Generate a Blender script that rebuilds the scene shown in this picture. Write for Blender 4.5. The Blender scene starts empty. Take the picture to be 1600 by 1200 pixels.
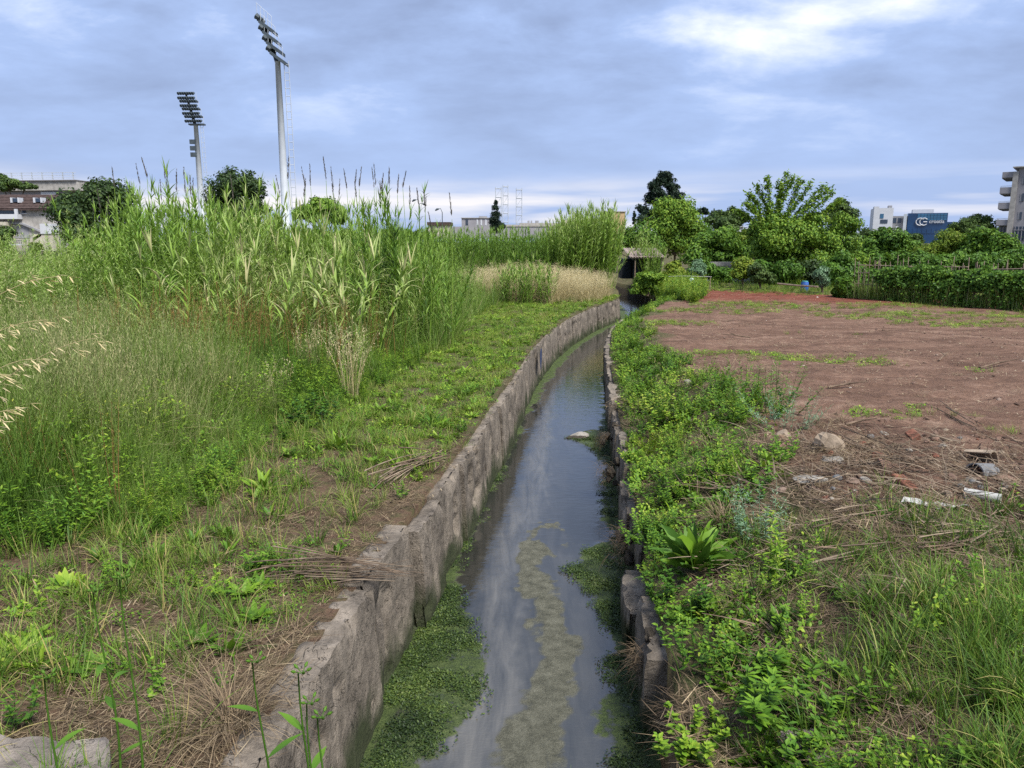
import bpy, math, random
import numpy as np
from mathutils import Vector, Matrix

# ---------------------------------------------------------------- camera, sky, sun, exposure
scene = bpy.context.scene
COL = scene.collection
PITCH = math.radians(10.6)
FPX = 1190.0                      # focal length in pixels of a 1600 pixel wide picture
CAM = np.array([0.0, 0.0, 2.5])
cam_data = bpy.data.cameras.new("camera")
cam_data.sensor_width = 36.0
cam_data.lens = 36.0 * FPX / 1600.0
cam_data.clip_start = 0.05
cam_data.clip_end = 6000
camera = bpy.data.objects.new("camera", cam_data)
COL.objects.link(camera)
camera.location = CAM
camera.rotation_euler = (math.radians(90) - PITCH, 0, 0)
scene.camera = camera

SUN_ELEV, SUN_AZ = math.radians(56), math.radians(142)    # azimuth clockwise from +Y (view direction)
world = bpy.data.worlds.new("World")
scene.world = world
world.use_nodes = True
nt = world.node_tree
nt.nodes.clear()


def N(tree, kind, **kw):
    n = tree.nodes.new(kind)
    for k, v in kw.items():
        setattr(n, k, v)
    return n


def math_node(tree, op, a, b=None, c=None, clamp=False):
    n = N(tree, "ShaderNodeMath", operation=op)
    n.use_clamp = clamp
    for i, v in enumerate((a, b, c)):
        if v is None:
            continue
        if isinstance(v, (int, float)):
            n.inputs[i].default_value = v
        else:
            tree.links.new(v, n.inputs[i])
    return n.outputs[0]


def ramp_node(tree, fac, stops, interp="LINEAR"):
    n = N(tree, "ShaderNodeValToRGB")
    cr = n.color_ramp
    cr.interpolation = interp
    while len(cr.elements) > 1:
        cr.elements.remove(cr.elements[-1])
    for i, (p, c) in enumerate(stops):
        e = cr.elements[0] if i == 0 else cr.elements.new(p)
        e.position = p
        e.color = (*c, 1.0) if len(c) == 3 else c
    tree.links.new(fac, n.inputs[0])
    return n.outputs[0]


def noise_node(tree, vec, scale, detail=4, rough=0.55, dist=0.0, dims="3D"):
    n = N(tree, "ShaderNodeTexNoise", noise_dimensions=dims)
    n.inputs["Scale"].default_value = scale
    n.inputs["Detail"].default_value = detail
    n.inputs["Roughness"].default_value = rough
    n.inputs["Distortion"].default_value = dist
    if vec is not None:
        tree.links.new(vec, n.inputs["Vector"])
    return n.outputs[0]


def mix_color(tree, fac, a, b, mode="MIX"):
    n = N(tree, "ShaderNodeMix", data_type="RGBA", blend_type=mode)
    for sock, v in ((n.inputs["Factor"], fac), (n.inputs["A"], a), (n.inputs["B"], b)):
        if isinstance(v, (int, float)):
            sock.default_value = v
        elif isinstance(v, tuple):
            sock.default_value = (*v, 1.0)
        else:
            tree.links.new(v, sock)
    return n.outputs["Result"]


sky = N(nt, "ShaderNodeTexSky", sky_type="NISHITA")
sky.sun_disc = False
sky.sun_elevation = SUN_ELEV
sky.sun_rotation = SUN_AZ
sky.air_density = 1.0
sky.dust_density = 1.5
bg_sky = N(nt, "ShaderNodeBackground")
bg_sky.inputs[1].default_value = 0.06
nt.links.new(sky.outputs[0], bg_sky.inputs[0])
tc = N(nt, "ShaderNodeTexCoord")
sep = N(nt, "ShaderNodeSeparateXYZ")
nt.links.new(tc.outputs["Generated"], sep.inputs[0])
zc = math_node(nt, "MAXIMUM", sep.outputs[2], 0.0)
den = math_node(nt, "ADD", zc, 0.24)
comb = N(nt, "ShaderNodeCombineXYZ")
nt.links.new(math_node(nt, "DIVIDE", sep.outputs[0], den), comb.inputs[0])
nt.links.new(math_node(nt, "DIVIDE", sep.outputs[1], den), comb.inputs[1])
cp = N(nt, "ShaderNodeMapping")
cp.inputs["Scale"].default_value = (0.85, 1.05, 1.0)
cp.inputs["Location"].default_value = (4.88, 1.2, 0.0)
cp.inputs["Rotation"].default_value = (0, 0, math.radians(8))
nt.links.new(comb.outputs[0], cp.inputs[0])
big = noise_node(nt, cp.outputs[0], 0.9, 3, 0.5, 0.6)
fine = noise_node(nt, cp.outputs[0], 3.4, 9, 0.6, 0.15)
cl = math_node(nt, "ADD", math_node(nt, "MULTIPLY_ADD", big, 1.15, -0.30), math_node(nt, "MULTIPLY_ADD", fine, 0.75, -0.13))
# far away the deck flattens into an even tone
away = math_node(nt, "MULTIPLY_ADD", zc, 5.0, -0.2, clamp=True)
cl = math_node(nt, "MULTIPLY_ADD", math_node(nt, "SUBTRACT", cl, 0.50), away, 0.50)
# overcast deck: slate blue undersides, lavender middles, white thin spots
cloud = ramp_node(nt, cl, [(0.30, (0.16, 0.205, 0.325)), (0.44, (0.195, 0.255, 0.405)), (0.54, (0.225, 0.298, 0.475)),
                           (0.63, (0.315, 0.380, 0.535)), (0.72, (0.45, 0.49, 0.58)), (0.82, (0.60, 0.62, 0.65))])
# pale gap low over the horizon, broken by streaks
stre = N(nt, "ShaderNodeMapping")
stre.inputs["Scale"].default_value = (1.6, 1.6, 19.0)
stre.inputs["Location"].default_value = (0.35, 0.0, 0.2)
nt.links.new(tc.outputs["Generated"], stre.inputs[0])
sn = noise_node(nt, stre.outputs[0], 1.5, 4, 0.5, 0.3)
low = ramp_node(nt, zc, [(0.0, (1, 1, 1)), (0.045, (1, 1, 1)), (0.092, (0, 0, 0))], "EASE")
gap = math_node(nt, "MULTIPLY", low, math_node(nt, "MULTIPLY_ADD", sn, 5.0, -2.1, clamp=True), clamp=True)
cloud2 = mix_color(nt, gap, cloud, (0.52, 0.505, 0.52))
bg_cloud = N(nt, "ShaderNodeBackground")
nt.links.new(cloud2, bg_cloud.inputs[0])
bg_cloud.inputs[1].default_value = 0.64
mixw = N(nt, "ShaderNodeMixShader")
mixw.inputs[0].default_value = 0.94
nt.links.new(bg_sky.outputs[0], mixw.inputs[1])
nt.links.new(bg_cloud.outputs[0], mixw.inputs[2])
outw = N(nt, "ShaderNodeOutputWorld")
nt.links.new(mixw.outputs[0], outw.inputs[0])

sun_data = bpy.data.lights.new("sun", "SUN")
sun_data.energy = 2.3
sun_data.angle = math.radians(22)
sun_data.color = (1.0, 0.965, 0.91)
sun = bpy.data.objects.new("sun", sun_data)
COL.objects.link(sun)
sdir = Vector((math.cos(SUN_ELEV) * math.sin(SUN_AZ), math.cos(SUN_ELEV) * math.cos(SUN_AZ), math.sin(SUN_ELEV)))
sun.rotation_euler = sdir.to_track_quat("Z", "Y").to_euler()
sun.location = (0, 0, 60)

scene.view_settings.view_transform = "Standard"
scene.view_settings.look = "None"
scene.view_settings.gamma = 1.0
scene.view_settings.exposure = 1.62
scene.view_settings.use_curve_mapping = False
scene.cycles.max_bounces = 6
scene.cycles.transparent_max_bounces = 4
scene.cycles.use_denoising = False

rng = np.random.default_rng(11)
random.seed(5)


# ---------------------------------------------------------------- helpers: projection, noise, meshes
def ray(px, py):
    cx, cy = (px - 800) / FPX, -(py - 600) / FPX
    return np.array([cx, math.cos(PITCH) + cy * math.sin(PITCH), -math.sin(PITCH) + cy * math.cos(PITCH)])


def at(px, py, dist):
    """world point seen at that pixel, dist metres ahead"""
    d = ray(px, py)
    return CAM + d * (dist / d[1])


def on(px, py, z=0.0):
    """world point seen at that pixel on the level z"""
    d = ray(px, py)
    return CAM + d * ((z - CAM[2]) / d[2])


_perm = np.random.default_rng(3).random((512, 512))


def vnoise(x, y):
    x = np.asarray(x, float); y = np.asarray(y, float)
    xi = np.floor(x).astype(int); yi = np.floor(y).astype(int)
    xf = x - xi; yf = y - yi
    u = xf * xf * (3 - 2 * xf); v = yf * yf * (3 - 2 * yf)
    a = _perm[xi % 512, yi % 512]; b = _perm[(xi + 1) % 512, yi % 512]
    c = _perm[xi % 512, (yi + 1) % 512]; d = _perm[(xi + 1) % 512, (yi + 1) % 512]
    return (a * (1 - u) + b * u) * (1 - v) + (c * (1 - u) + d * u) * v


def fbm(x, y, f=1.0, octv=4, seed=0):
    s = 0; amp = 0.5; tot = 0
    for i in range(octv):
        s = s + amp * vnoise(x * f + seed * 17.3 + i * 5.1, y * f + seed * 9.7 + i * 3.3)
        tot += amp; amp *= 0.5; f *= 2.03
    return s / tot


def sstep(a, b, x):
    t = np.clip((np.asarray(x, float) - a) / (b - a), 0, 1)
    return t * t * (3 - 2 * t)


class Geo:
    """collects quads and triangles with a tint per vertex, then makes ONE mesh"""

    def __init__(self):
        self.v, self.q, self.t, self.tint, self.n = [], [], [], [], 0
        self.qm, self.tm = [], []

    def add(self, v, q=None, t=None, tint=0.5, mi=0):
        v = np.asarray(v, float).reshape(-1, 3)
        if q is not None and len(q):
            q = np.asarray(q, int) + self.n
            self.q.append(q); self.qm.append(np.full(len(q), mi))
        if t is not None and len(t):
            t = np.asarray(t, int) + self.n
            self.t.append(t); self.tm.append(np.full(len(t), mi))
        self.v.append(v)
        self.tint.append(np.broadcast_to(np.asarray(tint, float).reshape(-1), (len(v),)) if np.size(tint) in (1, len(v)) else np.resize(tint, len(v)))
        self.n += len(v)
        return self

    def box(self, c, s, rz=0.0, tint=0.5, mi=0, taper=1.0):
        hx, hy, hz = s[0] / 2, s[1] / 2, s[2] / 2
        v = np.array([[x * (taper if z > 0 else 1), y * (taper if z > 0 else 1), z] for z in (-hz, hz) for x, y in ((-hx, -hy), (hx, -hy), (hx, hy), (-hx, hy))])
        cr, sr = math.cos(rz), math.sin(rz)
        v = np.stack([v[:, 0] * cr - v[:, 1] * sr, v[:, 0] * sr + v[:, 1] * cr, v[:, 2]], 1) + np.asarray(c)
        return self.add(v, [[0, 3, 2, 1], [4, 5, 6, 7], [0, 1, 5, 4], [1, 2, 6, 5], [2, 3, 7, 6], [3, 0, 4, 7]], tint=tint, mi=mi)

    def tube(self, pts, r, sides=6, tint=0.5, mi=0, cap=True):
        pts = np.asarray(pts, float); n = len(pts)
        r = np.broadcast_to(np.asarray(r, float), (n,))
        tan = np.gradient(pts, axis=0)
        tan /= np.linalg.norm(tan, axis=1, keepdims=True) + 1e-9
        ref = np.where(np.abs(tan[:, 2:3]) > 0.9, np.array([[1.0, 0, 0]]), np.array([[0, 0, 1.0]]))
        a = np.cross(tan, ref); a /= np.linalg.norm(a, axis=1, keepdims=True) + 1e-9
        b = np.cross(tan, a)
        ang = np.arange(sides) / sides * 2 * math.pi
        v = pts[:, None] + r[:, None, None] * (np.cos(ang)[None, :, None] * a[:, None] + np.sin(ang)[None, :, None] * b[:, None])
        i = np.arange(n - 1)[:, None] * sides; j = np.arange(sides)[None]; k = (j + 1) % sides
        q = np.stack([i + j, i + k, i + sides + k, i + sides + j], -1).reshape(-1, 4)
        t = []
        if cap:
            for s in range(1, sides - 1):
                t.append([0, s, s + 1]); o = (n - 1) * sides; t.append([o, o + s + 1, o + s])
        return self.add(v, q, t, tint, mi)

    def mesh(self, name, mats, smooth=False):
        me = bpy.data.meshes.new(name)
        v = np.concatenate(self.v) if self.v else np.zeros((0, 3))
        q = np.concatenate(self.q) if self.q else np.zeros((0, 4), int)
        t = np.concatenate(self.t) if self.t else np.zeros((0, 3), int)
        me.vertices.add(len(v)); me.vertices.foreach_set("co", v.ravel())
        nl = len(q) * 4 + len(t) * 3
        me.loops.add(nl); me.loops.foreach_set("vertex_index", np.concatenate([q.ravel(), t.ravel()]).astype(np.int32))
        me.polygons.add(len(q) + len(t))
        st = np.concatenate([np.arange(len(q)) * 4, len(q) * 4 + np.arange(len(t)) * 3])
        me.polygons.foreach_set("loop_start", st.astype(np.int32))
        mi = np.concatenate(self.qm + self.tm) if (self.qm or self.tm) else np.zeros(0)
        me.update(calc_edges=True)
        me.polygons.foreach_set("material_index", mi.astype(np.int32))
        me.polygons.foreach_set("use_smooth", np.full(len(me.polygons), smooth))
        a = me.attributes.new("tint", "FLOAT", "POINT")
        a.data.foreach_set("value", np.concatenate(self.tint).astype(np.float32) if self.tint else np.zeros(0, np.float32))
        for m in (mats if isinstance(mats, (list, tuple)) else [mats]):
            me.materials.append(m)
        return me

    def obj(self, name, mats, parent=None, smooth=False, local=False):
        o = bpy.data.objects.new(name, self.mesh(name, mats, smooth))
        COL.objects.link(o)
        if parent is not None:
            o.parent = parent
            if not local:
                o.matrix_parent_inverse = parent.matrix_basis.inverted()
        return o


def empty(name, loc):
    o = bpy.data.objects.new(name, None)
    o.location = [float(a) for a in loc]
    o.empty_display_size = 0.1
    COL.objects.link(o)
    return o


def tag(o, label=None, cat=None, group=None, kind=None):
    if label: o["label"] = label
    if cat: o["category"] = cat
    if group: o["group"] = group
    if kind: o["kind"] = kind
    return o


def arr(x, n):
    return np.broadcast_to(np.asarray(x, float), (n,))


def curves(base, az, tilt, bend, length, nseg):
    """centre lines that start at tilt from vertical and bend over: (N, nseg+1, 3)"""
    base = np.asarray(base, float).reshape(-1, 3); n = len(base)
    az, tilt, bend, length = arr(az, n), arr(tilt, n), arr(bend, n), arr(length, n)
    p = np.zeros((n, nseg + 1, 3)); p[:, 0] = base
    for k in range(nseg):
        th = tilt + bend * ((k + 0.5) / nseg)
        st = length / nseg
        p[:, k + 1] = p[:, k] + np.stack([np.sin(th) * np.cos(az) * st, np.sin(th) * np.sin(az) * st, np.cos(th) * st], 1)
    return p


PROF = {
    "grass": lambda u: np.clip(1.0 - u, 0.03, 1) ** 0.7,
    "strap": lambda u: np.clip(np.minimum(1, (1 - u) * 2.2), 0.03, 1) * (0.75 + 0.25 * np.minimum(1, u * 6)),
    "lance": lambda u: np.clip(np.sin(math.pi * np.clip(u, 0.02, 0.985) ** 0.8), 0.05, 1),
    "oval": lambda u: np.clip(np.sin(math.pi * np.clip(u, 0.03, 0.97)), 0.05, 1) ** 0.7,
    "spike": lambda u: np.clip(np.sin(math.pi * (0.12 + 0.86 * u)), 0.05, 1),
}


def blades(g, base, az, tilt, bend, length, width, nseg=4, tint=0.5, prof="grass", mi=0, fold=0.0, tgrad=0.12, roll=0.0):
    p = curves(base, az, tilt, bend, length, nseg)
    n = len(p); az = arr(az, n); width = arr(width, n); roll = arr(roll, n)
    w = PROF[prof](np.arange(nseg + 1) / nseg)
    tan = np.gradient(p, axis=1)
    tan /= np.linalg.norm(tan, axis=2, keepdims=True) + 1e-9
    side0 = np.stack([-np.sin(az), np.cos(az), np.zeros(n)], 1)[:, None] + np.zeros_like(p)
    up = np.cross(side0, tan)
    side = side0 * np.cos(roll)[:, None, None] + up * np.sin(roll)[:, None, None]
    nrm = np.cross(side, tan)
    off = side * (w[None, :, None] * width[:, None, None] * 0.5)
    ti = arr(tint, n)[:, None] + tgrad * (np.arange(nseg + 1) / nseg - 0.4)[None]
    k = nseg + 1
    if fold:
        mid = p + nrm * (w[None, :, None] * width[:, None, None] * fold)
        v = np.stack([p - off, mid, p + off], 2); c = 3
    else:
        v = np.stack([p - off, p + off], 2); c = 2
    b = (np.arange(n) * k * c)[:, None, None] + (np.arange(nseg) * c)[None, :, None] + np.arange(c - 1)[None, None]
    q = np.stack([b, b + 1, b + c + 1, b + c], -1).reshape(-1, 4)
    g.add(v.reshape(-1, 3), q, tint=np.repeat(ti[:, :, None], c, 2).ravel(), mi=mi)
    return p


def stems(g, base, az, tilt, bend, length, r0, r1, nseg=4, tint=0.5, mi=0, sides=3):
    p = curves(base, az, tilt, bend, length, nseg)
    n = len(p); k = nseg + 1
    r = arr(r0, n)[:, None] + (arr(r1, n) - arr(r0, n))[:, None] * (np.arange(k) / nseg)[None]
    az = arr(az, n)
    tan = np.gradient(p, axis=1); tan /= np.linalg.norm(tan, axis=2, keepdims=True) + 1e-9
    a = np.stack([-np.sin(az), np.cos(az), np.zeros(n)], 1)[:, None] + np.zeros_like(p)
    b = np.cross(tan, a)
    ang = np.arange(sides) / sides * 2 * math.pi
    v = p[:, :, None] + r[:, :, None, None] * (np.cos(ang)[None, None, :, None] * a[:, :, None] + np.sin(ang)[None, None, :, None] * b[:, :, None])
    i = (np.arange(n) * k * sides)[:, None, None] + (np.arange(nseg) * sides)[None, :, None]
    j = np.arange(sides)[None, None]; jj = (j + 1) % sides
    q = np.stack([i + j, i + jj, i + sides + jj, i + sides + j], -1).reshape(-1, 4)
    g.add(v.reshape(-1, 3), q, tint=np.repeat(arr(tint, n), k * sides), mi=mi)
    return p


def along(p, i, u):
    """points at fraction u of curve number i"""
    k = p.shape[1] - 1
    x = np.clip(u, 0, 0.9999) * k
    a = x.astype(int); f = (x - a)[:, None]
    return p[i, a] * (1 - f) + p[i, a + 1] * f


def kites(g, pos, nrm, size, aspect=0.6, tint=0.5, mi=0):
    """one leaf (or leaf spray) per point: a folded kite of two triangles"""
    pos = np.asarray(pos, float); n = len(pos)
    nrm = nrm / (np.linalg.norm(nrm, axis=1, keepdims=True) + 1e-9)
    r = rng.normal(size=(n, 3)); a = np.cross(nrm, r); a /= np.linalg.norm(a, axis=1, keepdims=True) + 1e-9
    b = np.cross(nrm, a); s = arr(size, n)[:, None]
    v = np.stack([pos - a * s * 0.5, pos - a * s * 0.05 + b * s * aspect * 0.5 + nrm * s * 0.10, pos + a * s * 0.55 - nrm * s * 0.05, pos - a * s * 0.05 - b * s * aspect * 0.5 + nrm * s * 0.10], 1)
    o = np.arange(n)[:, None] * 4
    t = np.concatenate([o + np.array([[0, 1, 2]]), o + np.array([[0, 2, 3]])])
    g.add(v.reshape(-1, 3), None, t, np.repeat(arr(tint, n), 4), mi)


# ---------------------------------------------------------------- materials
def new_mat(name):
    m = bpy.data.materials.new(name)
    m.use_nodes = True
    m.node_tree.nodes.clear()
    return m, m.node_tree


def finish(m, tree, shader):
    o = N(tree, "ShaderNodeOutputMaterial")
    tree.links.new(shader, o.inputs[0])
    return m


def principled(tree, color, rough=0.8, spec=0.3, normal=None, **kw):
    b = N(tree, "ShaderNodeBsdfPrincipled")
    for k, v in (("Base Color", color), ("Roughness", rough), ("Specular IOR Level", spec)):
        if isinstance(v, tuple):
            b.inputs[k].default_value = (*v, 1.0)
        elif isinstance(v, (int, float)):
            b.inputs[k].default_value = v
        else:
            tree.links.new(v, b.inputs[k])
    for k, v in kw.items():
        if isinstance(v, (int, float)):
            b.inputs[k].default_value = v
        else:
            tree.links.new(v, b.inputs[k])
    if normal is not None:
        tree.links.new(normal, b.inputs["Normal"])
    return b.outputs[0]


def bump(tree, height, strength=0.4, dist=0.02):
    n = N(tree, "ShaderNodeBump")
    n.inputs["Strength"].default_value = strength
    n.inputs["Distance"].default_value = dist
    tree.links.new(height, n.inputs["Height"])
    return n.outputs[0]


def attr(tree, name, kind="GEOMETRY"):
    n = N(tree, "ShaderNodeAttribute", attribute_type=kind, attribute_name=name)
    return n.outputs["Fac"]


def leaf_mat(name, stops, transl=0.22, rough=0.55, spec=0.25):
    sat = 1.0 if "str" in name or "tan" in name or "plume" in name else 1.10
    stops = [(p, tuple(max(0.003, (0.2 * c[0] + 0.7 * c[1] + 0.1 * c[2]) + (v - (0.2 * c[0] + 0.7 * c[1] + 0.1 * c[2])) * sat) for v in c)) for p, c in stops]
    m, t = new_mat(name)
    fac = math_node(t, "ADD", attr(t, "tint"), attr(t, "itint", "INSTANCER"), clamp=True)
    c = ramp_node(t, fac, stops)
    p = principled(t, c, rough, spec)
    if transl:
        tr = N(t, "ShaderNodeBsdfTranslucent")
        t.links.new(mix_color(t, 0.35, c, (0.20, 0.26, 0.03)), tr.inputs[0])
        mx = N(t, "ShaderNodeMixShader"); mx.inputs[0].default_value = transl
        t.links.new(p, mx.inputs[1]); t.links.new(tr.outputs[0], mx.inputs[2])
        p = mx.outputs[0]
    return finish(m, t, p)


def plain_mat(name, color, rough=0.7, spec=0.3, var=0.12, scale=3.0, bumps=0.0, metallic=0.0):
    m, t = new_mat(name)
    tc_ = N(t, "ShaderNodeTexCoord")
    n = noise_node(t, tc_.outputs["Object"], scale, 5, 0.6)
    dark = tuple(max(0, c * (1 - var * 1.6)) for c in color); light = tuple(min(1, c * (1 + var * 1.6)) for c in color)
    c = ramp_node(t, n, [(0.3, dark), (0.7, light)])
    nr = bump(t, noise_node(t, tc_.outputs["Object"], scale * 6, 5, 0.6), bumps, 0.01) if bumps else None
    return finish(m, t, principled(t, c, rough, spec, nr, Metallic=metallic))


GREEN = [(0.0, (0.025, 0.05, 0.014)), (0.35, (0.075, 0.145, 0.026)), (0.6, (0.145, 0.225, 0.04)), (0.8, (0.20, 0.25, 0.06)), (1.0, (0.36, 0.30, 0.13))]
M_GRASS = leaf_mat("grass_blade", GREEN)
M_MEADOW = leaf_mat("meadow_blade", [(0.0, (0.03, 0.07, 0.016)), (0.35, (0.09, 0.165, 0.03)), (0.6, (0.155, 0.23, 0.05)), (0.8, (0.23, 0.26, 0.11)), (1.0, (0.38, 0.33, 0.18))])
M_WEED = leaf_mat("weed_leaf", [(0.0, (0.02, 0.055, 0.012)), (0.4, (0.07, 0.15, 0.024)), (0.65, (0.14, 0.245, 0.034)), (0.85, (0.23, 0.325, 0.05)), (1.0, (0.34, 0.37, 0.08))])
M_REED = leaf_mat("reed_leaf", [(0.0, (0.035, 0.08, 0.018)), (0.35, (0.12, 0.215, 0.04)), (0.6, (0.21, 0.315, 0.065)), (0.8, (0.31, 0.39, 0.14)), (1.0, (0.44, 0.40, 0.22))], rough=0.45)
M_BLUE = leaf_mat("glaucous_leaf", [(0.0, (0.06, 0.11, 0.06)), (0.5, (0.15, 0.25, 0.14)), (1.0, (0.34, 0.44, 0.3))])
M_STRAW = leaf_mat("dry_straw", [(0.0, (0.07, 0.048, 0.03)), (0.4, (0.19, 0.135, 0.08)), (0.7, (0.34, 0.26, 0.155)), (1.0, (0.52, 0.44, 0.3))], transl=0.12, rough=0.7)
M_TANGRASS = leaf_mat("tan_grass", [(0.0, (0.22, 0.17, 0.07)), (0.5, (0.47, 0.38, 0.19)), (1.0, (0.66, 0.58, 0.36))], transl=0.2, rough=0.7)
M_RUST = leaf_mat("rust_seed", [(0.0, (0.10, 0.05, 0.025)), (0.5, (0.21, 0.10, 0.045)), (1.0, (0.33, 0.19, 0.08))], transl=0.1, rough=0.8)
M_PLUME = leaf_mat("plume", [(0.0, (0.06, 0.05, 0.045)), (0.5, (0.13, 0.11, 0.10)), (1.0, (0.30, 0.26, 0.2))], transl=0.15, rough=0.9)
M_DARKLEAF = leaf_mat("dark_leaf", [(0.0, (0.012, 0.026, 0.009)), (0.5, (0.036, 0.066, 0.02)), (1.0, (0.09, 0.14, 0.035))], transl=0.15)
M_PINE = leaf_mat("conifer_leaf", [(0.0, (0.006, 0.013, 0.009)), (0.5, (0.013, 0.028, 0.016)), (1.0, (0.03, 0.05, 0.026))], transl=0.08)
M_TREE = leaf_mat("tree_leaf", [(0.0, (0.03, 0.075, 0.014)), (0.5, (0.10, 0.19, 0.03)), (1.0, (0.23, 0.32, 0.055))])
M_TREEYEL = leaf_mat("yellow_tree_leaf", [(0.0, (0.045, 0.085, 0.014)), (0.5, (0.12, 0.19, 0.03)), (1.0, (0.24, 0.28, 0.05))])
M_BARK = plain_mat("bark", (0.12, 0.09, 0.065), 0.9, 0.1, 0.3, 9, 0.5)
M_TWIG = plain_mat("twig", (0.14, 0.10, 0.07), 0.9, 0.1, 0.35, 7, 0.3)
M_TWIGPALE = plain_mat("pale_twig", (0.20, 0.155, 0.11), 0.9, 0.1, 0.3, 7, 0.3)

# ---------------------------------------------------------------- the channel line and the lie of the land
_LY = np.array([-9, 3.4, 4.6, 5.75, 7.6, 10, 13.5, 18, 22, 26, 30.5, 34.5, 40, 46, 52, 60])
_LX = np.array([-1.35, -1.2, -1.06, -.96, -.68, -.37, .06, .60, 1.25, 2.15, 3.5, 5.0, 5.7, 6.0, 5.6, 5.0])
_RY = np.array([-9, 3.4, 4.6, 5.85, 7.1, 8.9, 12, 14.5, 18.7, 24.7, 28, 31, 34.5, 40, 46, 52, 60])
_RX = np.array([.75, .86, .93, 1.02, 1.15, 1.32, 1.6, 1.85, 2.25, 3.1, 4.0, 5.0, 6.4, 7.3, 7.7, 7.2, 6.4])


def smooth_line(ys, xs):
    yy = np.arange(-9, 62, 0.1)
    v = np.interp(yy, ys, xs)
    k = np.ones(21) / 21
    w = np.convolve(np.pad(v, 10, mode="edge"), k, "valid")
    return yy, w


_yl, _vl = smooth_line(_LY, _LX)
_yr, _vr = smooth_line(_RY, _RX)
L = lambda y: np.interp(y, _yl, _vl)
R = lambda y: np.interp(y, _yr, _vr)
WATER_Z = -1.0


def height(x, y):
    """ground level away from the channel"""
    x = np.asarray(x, float); y = np.asarray(y, float)
    tl = L(y) - x; tr = x - R(y)
    left = 0.0 + 0.05 * sstep(0.3, 2.5, tl) + 0.12 * sstep(2, 7, tl) + 0.10 * (fbm(x, y, 0.55, 4, 1) - 0.5) * sstep(0.2, 1.2, tl) + 0.05 * (fbm(x, y, 2.6, 3, 2) - 0.5)
    top = 0.20 - 0.12 * sstep(9, 25, y)
    right = -0.30 + (top + 0.30) * sstep(0.15, 1.9 - 0.6 * sstep(9, 16, y), tr) ** 0.85 + 0.16 * (fbm(x, y, 0.7, 4, 3) - 0.5) * sstep(0.3, 1.5, tr) + 0.05 * (fbm(x, y, 3.0, 3, 4) - 0.5) + 0.07 * (fbm(x, y, 5.5, 3, 14) - 0.5) * sstep(1.2, 2.2, tr)
    right = right + 0.14 * np.exp(-((x - 3.6) ** 2 / 2.2 + (y - 7.6) ** 2 / 1.6)) + 0.05 * (fbm(x, y, 5.0, 2, 8) - 0.5) * np.exp(-((x - 4) ** 2 + (y - 7.6) ** 2) / 8)
    return np.where(tl > tr, left, right)


def make_ground():
    near = np.concatenate([np.arange(0.15, 6.5, 0.085), 6.5 * 1.085 ** np.arange(1, 64)])
    tl = np.concatenate([[0.15, 0.151], near[1:]])
    rows = np.concatenate([np.arange(-9, 2.6, 0.4), np.arange(2.6, 13, 0.085), 13 * 1.012 ** np.arange(0, 175), 105 * 1.07 ** np.arange(1, 46)])
    yy = rows[:, None]
    xl = L(yy) - tl[None, ::-1]
    xr = R(yy) + tl[None]
    gx = np.concatenate([xl, xr], 1); gy = np.broadcast_to(yy, gx.shape)
    z = height(gx, gy)
    far = sstep(60, 120, gy)
    n = len(tl)
    z = z * (1 - 0.6 * far)
    bed = -1.62 + 1.6 * sstep(52, 58, rows)
    z[:, n - 1] = bed; z[:, n] = bed                   # the two innermost columns are the bed
    ground_z = z
    veg = np.zeros_like(z)
    tlv = L(gy) - gx; trv = gx - R(gy)
    veg = np.where(tlv > trv, 0.55 + 0.35 * sstep(8, 12, gy), 0.0)
    slope = 1.0 - sstep(1.0, 2.0, trv + 1.2 * (fbm(gx, gy, 0.8, 3, 5) - 0.5))
    far_green = sstep(41, 43, gy + 2 * (fbm(gx, gy, 0.5, 2, 6) - 0.5)) + sstep(-0.8, 0.6, gy - (39.5 - 0.66 * (gx - 9)))
    veg = np.where(tlv > trv, veg, np.clip(np.maximum(slope, far_green), 0, 1))
    nearright = (1 - sstep(5.5, 7.2, gy)) * (trv > 0) * 0.7
    veg = np.maximum(veg, nearright)
    red = np.exp(-((gy - 36 + 0.35 * (gx - 12)) / 5.5) ** 2) * (trv > 0) * (gy < 43)
    g = Geo()
    r, c = gx.shape
    i = np.arange(r - 1)[:, None] * c + np.arange(c - 1)[None]
    q = np.stack([i, i + 1, i + c + 1, i + c], -1).reshape(-1, 4)
    g.add(np.stack([gx, gy, ground_z], -1).reshape(-1, 3), q)
    o = g.obj("ground", M_GROUND, smooth=True)
    for nm, val in (("veg", veg), ("red", red)):
        a = o.data.attributes.new(nm, "FLOAT", "POINT")
        a.data.foreach_set("value", val.ravel().astype(np.float32))
    tag(o, "bare brown soil and litter covered ground on both banks", "ground", kind="structure")
    return o


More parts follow.
